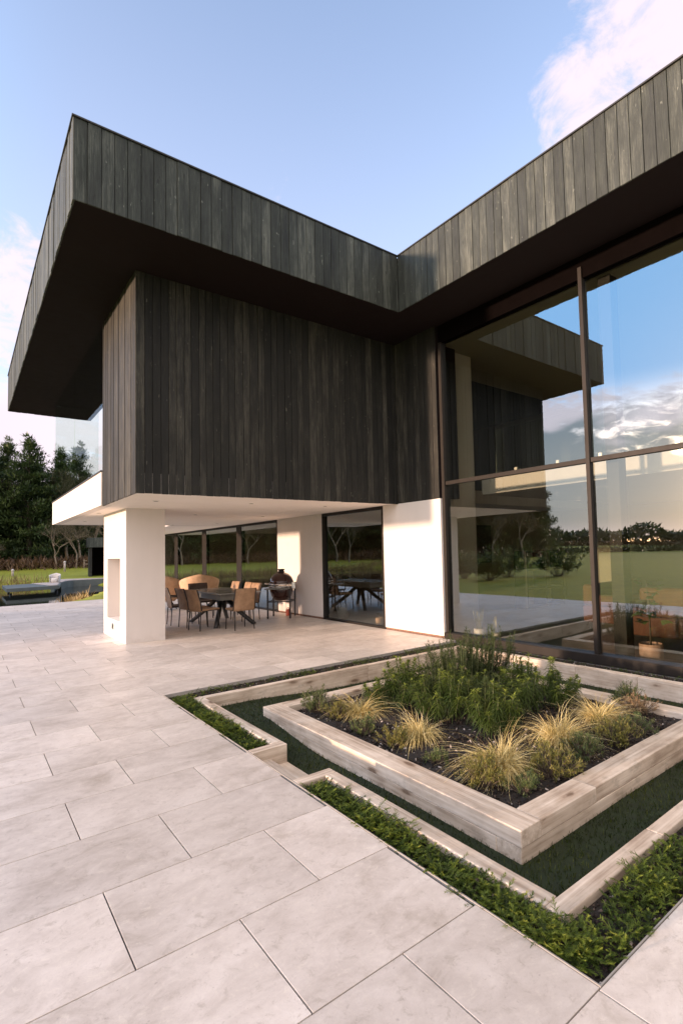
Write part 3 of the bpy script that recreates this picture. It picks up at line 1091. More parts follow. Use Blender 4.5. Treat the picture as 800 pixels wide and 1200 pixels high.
    hd = MB(); hd.box(6.60, 6.72, -10, 6.865, zg1, SOF - .003); hd.build('head_panel', M_HEAD, tw)
    for y in mulls:
        mb = MB(); mb.box(6.575, 6.67, y - .030, y + .030, zg0, zg1 + .16); mb.build('mullion', M_FRAME, tw, .002, 1)
    ys = [6.795] + [v for m_ in mulls for v in (m_ + .030, m_ - .030)] + [-10]
    for a, c in zip(ys[::2], ys[1::2]):
        tr = MB(); tr.box(6.60, 6.70, c, a, 2.735, 2.80); tr.build('transom', M_FRAME, tw, .002, 1)
    for a, c in zip(ys[::2], ys[1::2]):
        pane(6.64, 6.662, c + .001, a - .001, zg0, 2.735, tw, M_GLASS)
        pane(6.64, 6.662, c + .001, a - .001, 2.80, zg1, tw, M_GLASS)

    # ---- inside
    fl = MB(); fl.box(6.53, 19.5, -10, 26, -0.5, -0.035); fl.build('floor', M_FLOOR, h)
    iw = MB()
    iw.box(13.6, 13.8, -10, 26, -0.03, SOF)
    iw.box(8.9, 13.6, 9.0, 9.15, -0.03, CEIL + .2)
    pw = MB(); pw.box(6.75, 7.6, 7.0, 7.15, -0.03, SOF); pw.build('interior_wall', M_WHITE, h)
    iw.box(6.72, 13.6, -10.2, -10, -0.03, SOF)
    iw.box(6.72, 13.6, 26, 26.2, -0.03, SOF)
    iw.box(8.6, 13.6, 14.4, 14.55, -0.03, CEIL)
    iw.build('interior_wall', M_INT, h)
    sl = MB()
    sl.box(7.7, 13.6, -10, 6.9, CEIL + .12, 2.92)
    sl.box(6.74, 13.6, 8.2, 25.9, CEIL + .1, 2.9)
    sl.build('mezzanine_slab', M_WHITE, h)
    ic = MB(); ic.box(6.75, 13.6, -10, 8.0, 5.36, SOF - .004); ic.build('interior_ceiling', M_INT, h)
    for y in (3.70, -1.9):
        cd = MB(); cd.box(6.80, 7.0, y - .1, y + .08, -0.03, 5.36); cd.build('steel_column', M_FRAME, h)
    bl = MB(); bl.box(7.78, 7.80, -10, 6.6, 2.95, 3.85); bl.build('balustrade', M_CLEAR, h)
    for y in (6.1, 5.2, 4.4, 3.2, 1.9, .8):
        q = MB(); q.box(7.735, 7.775, y - .03, y + .03, 2.9, 3.06); q.build('glass_clamp', M_SPIGOT, h, .006, 2)


M_BRICK = mat_simple('reddish_plinth', (0.20, 0.11, 0.075), 0.9, var=0.5, scale=30)
build_house()

# ------------------------------------------------------------------ terrace furniture
def chair_mesh(wmat, arms=False):
    """returns (thing) at origin facing +x (sitter looks towards +x)"""
    c = thing('dining_chair', 'x', 'chair')
    seat = MB(); seat.box(-.22, .23, -.225, .225, .415, .45); seat.build('seat', wmat, c, .012, 2)
    # backrest: curved panel with slight recline
    n, mz = 9, 8
    vs = []; fs = []
    for side in (0, 1):
        for i in range(mz + 1):
            z = .40 + .47 * i / mz
            for k in range(n + 1):
                v = -1 + 2 * k / n
                x = -.215 - .10 * (i / mz) ** 1.6 - .028 * (1 - v * v) + (.018 if side else 0)
                vs.append((x, v * (.235 - .012 * (i / mz)), z))
    q = (mz + 1) * (n + 1)
    for i in range(mz):
        for k in range(n):
            a = i * (n + 1) + k
            fs.append((a, a + n + 1, a + n + 2, a + 1)); fs.append((q + a, q + a + 1, q + a + n + 2, q + a + n + 1))
    for i in range(mz):
        a = i * (n + 1); fs.append((a, q + a, q + a + n + 1, a + n + 1))
        a = a + n; fs.append((a, a + n + 1, q + a + n + 1, q + a))
    for k in range(n):
        fs.append((k, k + 1, q + k + 1, q + k)); a = mz * (n + 1) + k; fs.append((a, q + a, q + a + 1, a + 1))
    b = MB(); b.add(vs, fs, .5, True); b.build('backrest', wmat, c)
    for (x, y) in ((.20, .20), (.20, -.20), (-.21, .20), (-.21, -.20)):
        l = MB(); l.tube([(x, y, .43), (x * 1.12, y * 1.06, 0)], [.013, .010], 8); l.build('leg', M_BLACK, c)
    fr = MB()
    for s in (-1, 1):
        fr.tube([(.2, s * .2, .41), (-.21, s * .2, .41)], .011, 6)
        fr.tube([(-.21, s * .236, .42), (-.235, s * .236, .6), (-.312, s * .226, .865)], .012, 6)
    fr.tube([(.2, -.2, .41), (.2, .2, .41)], .011, 6)
    fr.build('seat_frame', M_BLACK, c)
    if arms:
        for s in (-1, 1):
            a = MB(); a.tube([(.19, s * .25, .42), (.19, s * .26, .63), (-.24, s * .25, .66)], .016, 8); a.build('armrest', M_BLACK, c)
    return c


def build_furniture():
    t = thing('dining_table', 'grey topped dining table with dark crossed legs under the covered terrace', 'table', (4.62, 12.35, 0))
    b = MB(); b.box(-.47, .47, -1.08, 1.08, .725, .755); b.build('table_top', M_TABLE, t, .004, 2)
    b = MB(); b.box(-.40, .40, -1.0, 1.0, .60, .725); b.build('apron', M_APRON, t)
    for (y0, y1) in ((-.75, .55), (.55, -.75)):
        pass
    for (sx, sy) in ((-1, -1), (1, -1), (-1, 1), (1, 1)):
        l = MB(); l.tube([(sx * .05, sy * .10, .60), (sx * .22, sy * .42, .30), (sx * .44, sy * .82, 0.0)], [.055, .05, .045], 8)
        l.build('leg', M_BLACK, t)
    b = MB(); b.lathe([(.10, .42), (.13, .6)], 14); b.build('hub', M_BLACK, t)

    tan = chair_mesh(M_WICKER)
    darkc = chair_mesh(M_WICKERD, True)
    spots = [
        (4.52, 11.05, 92, 'tan wicker chair at the near end of the table, woven back fully in view', tan),
        (3.97, 11.62, 14, 'tan wicker chair on the pillar side of the table, nearest to the terrace edge', tan),
        (3.96, 12.30, 6, 'tan wicker dining chair partly hidden behind another on the pillar side of the table', tan),
        (3.88, 13.0, -4, 'dark armchair at the far end of the row on the pillar side of the table', darkc),
        (5.24, 13.75, 182, 'tan wicker dining chair beyond the table, leftmost of the three backs showing above the table', tan),
        (5.24, 12.98, 176, 'tan wicker dining chair beyond the table, middle of the three backs on the window side', tan),
        (5.22, 12.38, 186, 'tan wicker chair on the window side of the table, nearest the ceramic grill', tan),
        (4.62, 13.72, -92, 'dark dining chair at the far end of the table, mostly hidden by other chairs', darkc),
    ]
    used = set()
    for (x, y, a, lab, src) in spots:
        o = src if src not in used else copy_tree(src)
        used.add(src)
        o.location = (x, y, 0); o.rotation_euler = (0, 0, R(a))
        prop(o, lab, 'chair', 'chairs round the dining table')

    # two woven lounge chairs
    def lounge(loc, rz, lab, wdt, dep):
        c = thing('lounge_chair', lab, 'lounge chair', loc, R(rz), 'woven lounge chairs by the windows')
        n, m_ = 22, 10
        vs = []; fs = []
        for side in (0, 1):
            for i in range(m_ + 1):
                u = i / m_
                for k in range(n + 1):
                    a = R(-128 + 256 * k / n)      # open towards +x
                    back = (1 + math.cos(a)) / 2 if True else 0
                    top = .50 + .56 * (1 - abs(a) / R(128)) ** 0.45
                    zz = .26 + (top - .26) * u
                    rr = (.60 + .40 * math.sqrt(u)) - (0.03 if side else 0)
                    vs.append((-math.cos(a) * dep * rr, math.sin(a) * wdt * rr, zz))
        q = (m_ + 1) * (n + 1)
        for i in range(m_):
            for k in range(n):
                a = i * (n + 1) + k
                fs.append((a, a + 1, a + n + 2, a + n + 1)); fs.append((q + a, q + a + n + 1, q + a + n + 2, q + a + 1))
        for k in range(n):
            a = m_ * (n + 1) + k; fs.append((a, a + 1, q + a + 1, q + a))
        for i in range(m_):
            a = i * (n + 1); fs.append((a, a + n + 1, q + a + n + 1, q + a))
            a += n; fs.append((a, q + a, q + a + n + 1, a + n + 1))
        b = MB(); b.add(vs, fs, .5, True); b.build('shell', M_LWICK, c)
        s = MB(); s.lathe([(.05, .25), (wdt * .62, .26), (wdt * .66, .36), (wdt * .60, .40), (.05, .41)], 22); s.build('cushion', M_POTW, c)
        for a in (45, 135, 225, 315):
            l = MB(); l.tube([(.22 * math.cos(R(a)), .22 * math.sin(R(a)), .27), (.42 * math.cos(R(a)), .42 * math.sin(R(a)), 0)], [.016, .012], 7); l.build('leg', M_BLACK, c)
        return c
    lounge((5.2, 15.6, 0), 72, 'wide low woven lounge chair behind the dining table, seen from its back', .54, .52)
    lounge((4.50, 16.6, 0), 60, 'rounded woven lounge chair half hidden by the white pillar', .50, .46)

    # ceramic egg grill on its stand
    gx, gy = 6.02, 12.12
    k = thing('ceramic_grill', 'dark red egg shaped ceramic grill on a black wheeled stand by the white wall', 'grill', (gx, gy, 0), R(-40))
    k.scale = (1.08, 1.08, 1.03)
    b = MB(); b.lathe([(.10, .40), (.17, .43), (.225, .52), (.262, .64), (.278, .755)], 32); b.build('base_bowl', M_GLAZE, k)
    b = MB(); b.lathe([(.278, .79), (.268, .87), (.235, .96), (.17, 1.035), (.09, 1.07), (.07, 1.08)], 32); lid = b.build('lid', M_GLAZE, k)
    b = MB(); b.lathe([(.075, 1.07), (.075, 1.10), (.062, 1.105), (.062, 1.125), (.08, 1.13), (.08, 1.155), (.05, 1.16)], 20); b.build('top_vent', M_BLACK, lid)
    for z in (.742, .802):
        b = MB(); b.lathe([(.281, z - .016), (.286, z - .014), (.286, z + .014), (.281, z + .016)], 32); b.build('metal_band', M_STEEL, k)
    b = MB(); b.tube([(-.27, -.05, .80), (-.36, -.09, .81), (-.38, .0, .815), (-.36, .09, .81), (-.27, .05, .80)], .012, 8); b.build('handle', M_STEEL, k)
    b = MB(); b.box(.25, .33, -.09, .09, .68, .84); b.build('hinge', M_STEEL, k, .008, 2)
    fr = MB()
    A = .25
    for s in (-1, 1):
        fr.box(-A, A, s * A - .012, s * A + .012, .385, .41)
        fr.box(s * A - .013, s * A + .013, -A, A, .384, .409)
    fr.build('stand_frame', M_BLACK, k)
    for (sx, sy) in ((-1, -1), (1, -1), (1, 1), (-1, 1)):
        l = MB(); l.box(sx * A - .016, sx * A + .016, sy * A - .016, sy * A + .016, .07, .70); lg = l.build('leg', M_BLACK, k, .003, 1)
        w = MB(); w.tube([(sx * A - .014, sy * A, .035), (sx * A + .014, sy * A, .035)], .035, 14); w.build('castor', M_BLACK, lg)
    for s in (-1, 1):
        sh = MB()
        sh.box(-A - .01, A + .01, s * (A + .02), s * (A + .24), .70, .725)
        sh.build('side_shelf', M_APRON if s < 0 else M_LWICK, k, .004, 1)
    # red can under the grill
    r = thing('red_can', 'small red can standing on the paving under the ceramic grill', 'can', (6.30, 12.32, 0), R(20))
    r.scale = (.8, .8, .8)
    b = MB(); b.box(-.075, .075, -.05, .05, 0, .20); b.build('body', M_RED, r, .02, 3)
    b = MB(); b.tube([(-.05, 0, .20), (-.045, 0, .245), (.02, 0, .245), (.03, 0, .20)], .011, 7); b.tube([(.05, 0, .19), (.085, 0, .25)], .012, 8); b.build('handle', M_RED, r)


build_furniture()


# ------------------------------------------------------------------ inside the windows: sofas, picture, potted plants
def build_interior():
    def sofa(loc, rz, lab, w):
        s = thing('sofa', lab, 'sofa', loc, R(rz), 'rust sofas in the living room')
        b = MB(); b.box(-w / 2, w / 2, -.45, .45, .10, .42); b.build('base', M_SOFA, s, .04, 3)
        b = MB(); b.box(-w / 2, w / 2, -.45, -.22, .42, .82); b.build('backrest', M_SOFA, s, .06, 3)
        for q in (-1, 1):
            b = MB(); b.box(q * w / 2 - (.2 if q > 0 else 0), q * w / 2 + (0 if q > 0 else .2), -.22, .45, .42, .62); b.build('armrest', M_SOFA, s, .05, 3)
            b = MB(); x = q * (w / 4 - .05); b.box(x - w / 4 + .12, x + w / 4 - .12, -.21, .44, .42, .54); b.build('seat_cushion', M_SOFA, s, .04, 3)
        for (x, y) in ((-1, -1), (1, -1), (1, 1), (-1, 1)):
            b = MB(); b.tube([(x * (w / 2 - .1), y * .38, .1), (x * (w / 2 - .1), y * .38, -.035)], .02, 8); b.build('leg', M_BLACK, s)
    sofa((8.75, 3.2, 0), 90, 'long rust coloured sofa with its back to the tall window', 2.6)
    sofa((10.2, 5.3, 0), 180, 'rust coloured sofa deeper in the living room behind the glass', 2.0)

    p = thing('picture', 'dark framed picture on the pale living room wall', 'picture', (9.85, 8.985, 1.2))
    b = MB(); b.box(-.42, .42, -.035, 0, 0, .95); b.build('picture_frame', M_BLACK, p, .004, 1)
    b = MB(); b.box(-.37, .37, -.042, -.0355, .05, .90); b.build('picture_print', M_CANVAS, p)
    s = thing('shelf_unit', 'black open shelf unit against the back of the living room', 'shelf unit', (11.9, 8.7, -0.035))
    for x in (-.8, 0, .8):
        b = MB(); b.box(x - .025, x + .025, -.2, .2, 0, 1.5); b.build('side_panel', M_BLACK, s)
    for z in (.03, .5, 1.0, 1.47):
        b = MB(); b.box(-.82, .82, -.199, .199, z - .02, z + .02); b.build('shelf', M_BLACK, s)

    def pot(parent, r, hh, mat, k=1.12):
        b = MB(); b.lathe([(r * .78, 0), (r * .95, hh * .25), (r, hh * .7), (r * .98, hh), (r * .88, hh), (r * .85, hh * .86), (.01, hh * .86)], 22)
        return b.build('pot', mat, parent)

    def upright(loc, lab, r, hh, n, L):
        t = thing('potted_plant', lab, 'potted plant', loc, 0, 'potted plants behind the tall window')
        pot(t, r, hh, M_POTW)
        a = nr.uniform(0, 2 * np.pi, n); rr = nr.uniform(0, r * .5, n)
        base = np.stack([np.cos(a) * rr, np.sin(a) * rr, np.full(n, hh * .85)], 1)
        d = np.stack([np.cos(a) * .22, np.sin(a) * .22, np.ones(n)], 1)
        V, F, k = blades(base, d, nr.uniform(.6, 1, n) * L, nr.uniform(.03, .05, n), nr.uniform(0, .08, n), 4, .85)
        mesh_np('foliage', V, F, np.repeat(nr.uniform(.5, 1, n), k), M_OLIVE, t)
    upright((6.98, 6.42, -.035), 'white pot of upright leaves just inside the left edge of the tall window', .11, .20, 14, .42)
    upright((6.92, 6.0, -.035), 'smaller white pot with a few upright leaves, right beside a larger white pot', .075, .17, 8, .34)

    def leafy(loc, lab, r, hh, mat, stem, n, ls, spread, grp):
        t = thing('potted_plant', lab, 'potted plant', loc, 0, grp)
        pot(t, r, hh, mat)
        b = MB(); b.tube([(0, 0, hh * .8), (.015, .01, hh + stem * .5), (-.01, .02, hh + stem)], [.014, .011, .006], 7)
        b.build('stem', M_BARK, t)
        a = nr.uniform(0, 2 * np.pi, n); z = hh + stem * nr.uniform(.25, 1.02, n)
        d = np.stack([np.cos(a), np.sin(a), nr.uniform(-.2, .7, n)], 1)
        st = nr.uniform(.02, spread, n)
        base = np.stack([np.cos(a) * st, np.sin(a) * st, z], 1)
        V, F, k = blades(base, d, nr.uniform(.7, 1.2, n) * ls, np.full(n, ls * .5), nr.uniform(.1, .5, n), 3, .9)
        mesh_np('foliage', V, F, np.repeat(nr.uniform(0, 1, n), k), M_SHRUB, t)
    leafy((7.1, 3.42, -.035), 'slender tall plant in a two tone clay pot behind the tall window', .155, .27, M_POTT, .85, 34, .16, .16, 'potted plants behind the tall window')
    leafy((7.15, 11.1, -.035), 'bushy plant in a white pot behind the narrow terrace window', .15, .32, M_POTW, 1.15, 60, .24, .3, 'potted plants behind the narrow window')
    leafy((6.95, 9.35, -.035), 'small pinkish clay pot low behind the narrow terrace window', .085, .16, M_POTT, .12, 10, .07, .03, 'potted plants behind the narrow window')


build_interior()


# ------------------------------------------------------------------ planting
SOILZ = -0.085


def sedge(x, y, rad, ht, n, lab):
    t = thing('golden_sedge', lab, 'ornamental grass', (x, y, SOILZ), 0, 'golden sedges in the raised planter')
    n = int(n * 1.5)
    a = nr.uniform(0, 2 * np.pi, n)
    el = np.clip(nr.normal(68, 14, n), 25, 88) * np.pi / 180
    r0 = nr.uniform(0, .06, n)
    base = np.stack([np.cos(a) * r0, np.sin(a) * r0, np.full(n, 0.0)], 1)
    aa = a + nr.normal(0, .45, n)
    d = np.stack([np.cos(aa) * np.cos(el), np.sin(aa) * np.cos(el), np.sin(el)], 1)
    lean = nr.normal(0, .10, 2)
    d[:, 0] += lean[0]; d[:, 1] += lean[1]
    d = norm(d)
    sect = 1 + .22 * np.sin(2 * aa + nr.uniform(0, 6)) + .15 * np.sin(3 * aa + nr.uniform(0, 6))
    L = nr.uniform(.55, 1.15, n) * sect * (rad + ht) * .74
    V, F, k = blades(base, d, L, nr.uniform(.0034, .0060, n), nr.uniform(.35, 1.3, n), 10, .85)
    # outward throw of the arching tips and a little tangle
    tt = np.tile(np.repeat(np.linspace(0, 1, 11), 2), n)
    kk = np.repeat(nr.uniform(.05, .45, n) * L, 22)
    V[:, 0] += np.repeat(np.cos(aa), 22) * kk * tt ** 2 + np.repeat(nr.normal(0, .02, n), 22) * np.sin(tt * 5)
    V[:, 1] += np.repeat(np.sin(aa), 22) * kk * tt ** 2 + np.repeat(nr.normal(0, .02, n), 22) * np.sin(tt * 5 + 1)
    V[:, 2] = np.maximum(V[:, 2], .008)
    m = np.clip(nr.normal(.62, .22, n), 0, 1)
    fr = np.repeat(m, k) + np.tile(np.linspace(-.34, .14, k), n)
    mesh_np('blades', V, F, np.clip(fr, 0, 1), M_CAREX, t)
    return t


def dome(name, lab, cat, grp, x, y, rad, ht, n, ls, lw, mat, spiky=.6, z=SOILZ):
    """low rounded shrub made of many small leaves on short shoots, plus twigs"""
    t = thing(name, lab, cat, (x, y, z), 0, grp)
    ns = max(14, n // 26)
    a = nr.uniform(0, 2 * np.pi, ns); rr = np.sqrt(nr.uniform(0, 1, ns)) * rad
    lump = 1 + .22 * np.sin(3 * a + x * 7) + nr.normal(0, .10, ns)
    zt = ht * np.sqrt(np.clip(1 - (rr / rad) ** 2 * .85, 0.03, 1)) * lump
    tip = np.stack([np.cos(a) * rr * lump, np.sin(a) * rr * lump, zt], 1)
    b = MB()
    for i in range(ns):
        p = Vector(tip[i]); b.tube([(p.x * .15, p.y * .15, 0), (p.x * .6, p.y * .6, p.z * .55), tuple(p)], [.004, .003, .0015], 4, caps=False)
    b.build('stems', M_BARK, t)
    idx = nr.integers(0, ns, n)
    u = nr.uniform(.45, 1.03, n) ** .7
    base = np.stack([tip[idx, 0] * (.35 + .65 * u), tip[idx, 1] * (.35 + .65 * u), tip[idx, 2] * u], 1) + nr.normal(0, ls * .32, (n, 3))
    base[:, 2] = np.maximum(base[:, 2], .004)
    out = norm(tip[idx] + np.array([0, 0, .02]))
    d = norm(out * spiky + nr.normal(0, .55, (n, 3)) + np.array([0, 0, .3]))
    V, F, k = leaves(base, d, nr.uniform(.7, 1.3, n) * ls, np.full(n, lw), .15)
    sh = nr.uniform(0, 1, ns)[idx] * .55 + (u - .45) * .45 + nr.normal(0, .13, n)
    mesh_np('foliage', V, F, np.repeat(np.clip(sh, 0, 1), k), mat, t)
    return t


def spurge(x, y, n_st, ht, rad, lab):
    """shrubby spurge: stems with whorls of narrow drooping leaves, bright rosettes at the tips"""
    t = thing('spurge', lab, 'shrub', (x, y, SOILZ), 0, 'leafy spurges in the raised planter')
    b = MB(); Vs = []; Fs = []; rs = []; off = 0
    for i in range(n_st):
        a = rng.uniform(0, 6.28); r0 = rng.uniform(0, .08); r1 = rad * math.sqrt(rng.random())
        H = ht * rng.uniform(.62, 1.06) * (1 - .35 * (r1 / rad) ** 2)
        p0 = Vector((math.cos(a) * r0, math.sin(a) * r0, 0)); p2 = Vector((math.cos(a) * r1, math.sin(a) * r1, H))
        p1 = Vector((p2.x * .8, p2.y * .8, H * .5))
        b.tube([p0, p1, p2], [.005, .004, .003], 5, caps=False)
        nl = 74
        u = np.sort(nr.uniform(.30, 1.0, nl)) ** .75
        P = np.array(p0)[None] * ((1 - u) ** 2)[:, None] + 2 * np.array(p1)[None] * (u * (1 - u))[:, None] + np.array(p2)[None] * (u ** 2)[:, None]
        an = np.arange(nl) * 2.4 + rng.random() * 6
        el = np.interp(u, [.3, .75, 1], [-.5, .1, .95])
        d = np.stack([np.cos(an) * np.cos(el), np.sin(an) * np.cos(el), np.sin(el)], 1)
        L = np.interp(u, [.3, .8, 1], [.10, .095, .06]) * nr.uniform(.75, 1.2, nl)
        V, F, k = blades(P, d, L, nr.uniform(.010, .015, nl), nr.uniform(.35, .8, nl), 3, .9)
        tone = rng.uniform(-.16, .16)
        Vs.append(V); Fs.append(F + off); off += len(V)
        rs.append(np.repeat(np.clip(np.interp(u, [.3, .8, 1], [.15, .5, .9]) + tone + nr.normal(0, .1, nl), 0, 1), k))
    b.build('stems', M_SHRUBSTEM, t)
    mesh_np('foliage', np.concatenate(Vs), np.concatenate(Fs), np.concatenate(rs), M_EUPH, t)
    return t


def rosemary(x, y, n_st, ht, rad, lab):
    t = thing('rosemary', lab, 'shrub', (x, y, SOILZ), 0, 'dark needle leaved shrubs in the raised planter')
    b = MB(); Vs = []; Fs = []; rs = []; off = 0
    for i in range(n_st):
        a = rng.uniform(0, 6.28); r1 = rad * math.sqrt(rng.random())
        H = ht * rng.uniform(.5, 1.08)
        p0 = Vector((math.cos(a) * .05, math.sin(a) * .05, 0)); p2 = Vector((math.cos(a) * r1, math.sin(a) * r1, H))
        p1 = Vector((p2.x * .9, p2.y * .9, H * .4))
        b.tube([p0, p1, p2], [.005, .003, .0015], 4, caps=False)
        nl = 170
        u = nr.uniform(.15, 1.02, nl)
        P = np.array(p0)[None] * ((1 - u) ** 2)[:, None] + 2 * np.array(p1)[None] * (u * (1 - u))[:, None] + np.array(p2)[None] * (u ** 2)[:, None]
        an = nr.uniform(0, 6.28, nl); el = nr.uniform(.2, .9, nl)
        d = np.stack([np.cos(an) * np.cos(el), np.sin(an) * np.cos(el), np.sin(el)], 1)
        V, F, k = blades(P, d, nr.uniform(.028, .058, nl), nr.uniform(.004, .006, nl), np.zeros(nl), 2, .7)
        Vs.append(V); Fs.append(F + off); off += len(V)
        rs.append(np.repeat(np.clip(u * .6 + nr.normal(.1, .15, nl), 0, 1), k))
    b.build('stems', M_SHRUBSTEM, t)
    mesh_np('foliage', np.concatenate(Vs), np.concatenate(Fs), np.concatenate(rs), M_ROSE, t)
    return t


M_SHRUBSTEM = mat_simple('green_stem', (0.10, 0.12, 0.05), 0.7)


def build_plants():
    sedge(3.06, 4.50, .27, .25, 430, 'small golden sedge at the far left, between a green and a pale mound')
    sedge(3.08, 3.58, .25, .25, 420, 'golden sedge standing alone on bare soil left of centre')
    sedge(3.07, 2.66, .32, .25, 760, 'largest golden sedge, nearest the front corner of the planter')
    sedge(3.80, 2.66, .32, .29, 640, 'golden sedge in the middle of the right hand row of three')
    sedge(4.52, 2.70, .31, .26, 560, 'golden sedge furthest right, near the end of the planter')
    sp = [(3.45, 4.45, 18, .46, .30, 'leafy green spurge behind the small golden sedge at the far left'),
          (3.90, 4.75, 18, .48, .32, 'leafy green spurge nearest the far left side of the planter'),
          (3.58, 3.82, 19, .50, .30, 'bright tipped spurge directly behind the lone golden sedge'),
          (3.62, 3.22, 19, .50, .27, 'upright bright green spurge in the centre, behind the largest golden sedge'),
          (4.15, 3.35, 19, .48, .32, 'bushy spurge in the middle of the planter behind the tall bright one'),
          (4.72, 3.36, 18, .47, .30, 'spurge on the right behind the furthest right golden sedge'),
          (4.05, 3.95, 18, .50, .30, 'darker leafy spurge in front of the tall needle leaved shrub'),
          (4.90, 3.85, 16, .48, .28, 'spurge at the back of the planter towards the tall window')]
    for a in sp:
        spurge(*a)
    rosemary(4.50, 4.50, 90, .60, .46, 'dark needle leaved shrub with feathery tips at the far corner of the planter')
    rosemary(4.95, 4.45, 66, .64, .36, 'tallest dark needle leaved shrub, in front of the lit timber wall')
    rosemary(3.92, 3.62, 34, .40, .24, 'small dark needle leaved shrub between the bright spurges')
    rosemary(4.10, 4.35, 40, .46, .34, 'dark needle leaved shrub in the heart of the green planting')
    g = 'low mounds along the planter edges'
    dm = [(2.83, 4.93, .15, .17, 900, .022, .006, M_HEBE, 'round grey green mound in the far left corner of the planter'),
          (2.88, 4.58, .13, .15, 700, .020, .006, M_OLIVE, 'pale olive mound in front of the small golden sedge'),
          (2.80, 4.03, .105, .12, 620, .018, .006, M_HEBE, 'compact green ball alone on the soil, near the left timber'),
          (2.82, 3.60, .115, .12, 620, .022, .006, M_OLIVE, 'loose olive mound in front of the lone golden sedge'),
          (2.84, 3.10, .085, .08, 320, .022, .006, M_HEBE, 'smallest green tuft, between the lone and the largest golden sedges'),
          (2.80, 2.60, .135, .16, 800, .024, .007, M_OLIVE, 'olive green mound left of the front corner, below the largest golden sedge'),
          (2.92, 2.33, .095, .09, 420, .022, .006, M_HEBE, 'flat green tuft closest to the front corner of the planter'),
          (3.28, 2.36, .17, .15, 900, .026, .006, M_OLIVE, 'spreading olive mound right of the front corner'),
          (3.72, 2.38, .14, .14, 760, .024, .006, M_HEBE, 'grey green mound below the middle golden sedge of the right hand row'),
          (4.16, 2.36, .17, .15, 900, .024, .006, M_OLIVE, 'olive mound between the middle and furthest right golden sedges'),
          (4.52, 2.36, .16, .11, 800, .022, .006, M_HEBE, 'low green mound below the furthest right golden sedge'),
          (5.05, 2.58, .13, .13, 620, .022, .006, M_TAN, 'dry tan mound at the right end of the planter'),
          (5.22, 2.78, .14, .16, 760, .026, .006, M_HEBE, 'blue green tuft at the right end behind the dry tan mound')]
    for (x, y, r_, h_, n, ls, lw, mt, lab) in dm:
        dome('low_mound', lab, 'shrub', g, x, y, r_ * 1.25, h_ * 1.3, int(n * 2.3), ls * 1.05, lw, mt)

    # bark mulch: small angular chips
    def chips(n, x, y, z, smin, smax, name, lab):
        s = nr.uniform(smin, smax, n)
        c = np.stack([x, y, z + s * .3], 1)
        ax = norm(nr.normal(0, 1, (n, 3))); bx = norm(np.cross(ax, nr.normal(0, 1, (n, 3)))); cx = np.cross(ax, bx)
        ax = ax * (s * nr.uniform(.6, 1.3, n))[:, None]; bx = bx * (s * nr.uniform(.4, .9, n))[:, None]; cx = cx * (s * .3)[:, None]
        corners = []
        for (i, j, k) in ((-1, -1, -1), (1, -1, -1), (1, 1, -1), (-1, 1, -1), (-1, -1, 1), (1, -1, 1), (1, 1, 1), (-1, 1, 1)):
            corners.append(c + .5 * (i * ax + j * bx + k * cx))
        V = np.stack(corners, 1).reshape(-1, 3)
        b = (np.arange(n) * 8)[:, None, None]
        q = np.array([(0, 3, 2, 1), (4, 5, 6, 7), (0, 1, 5, 4), (1, 2, 6, 5), (2, 3, 7, 6), (3, 0, 4, 7)])[None]
        F = (b + q).reshape(-1, 4)
        o = mesh_np(name, V, F, np.repeat(nr.uniform(0, 1, n), 6), M_MULCH)
        prop(o, lab, 'mulch', kind='stuff')
    n = 9000
    x = nr.uniform(2.66, 5.15, n); y = nr.uniform(2.2, 5.17, n)
    chips(n, x, y, SOILZ + 0.03 * np.exp(-((x - 3.9) ** 2 + (y - 3.7) ** 2) / 1.2), .008, .026, 'bark_mulch', 'dark bark mulch on the soil of the raised planter')
    xs = []; ys = []
    for (a, b_, c, d, m) in ((1.79, 1.97, 4.24, 6.5, 900), (1.79, 1.97, 1.12, 3.35, 900), (1.98, 6.4, 1.12, 1.38, 2600), (1.98, 6.4, 6.2, 6.52, 1800), (6.25, 6.48, 1.4, 6.2, 2600)):
        xs.append(nr.uniform(a, b_, m)); ys.append(nr.uniform(c, d, m))
    xs = np.concatenate(xs); ys = np.concatenate(ys)
    chips(len(xs), xs, ys, np.full(len(xs), -.035), .008, .022, 'bark_mulch', 'dark bark mulch in the narrow strips beside the terrace and the house')

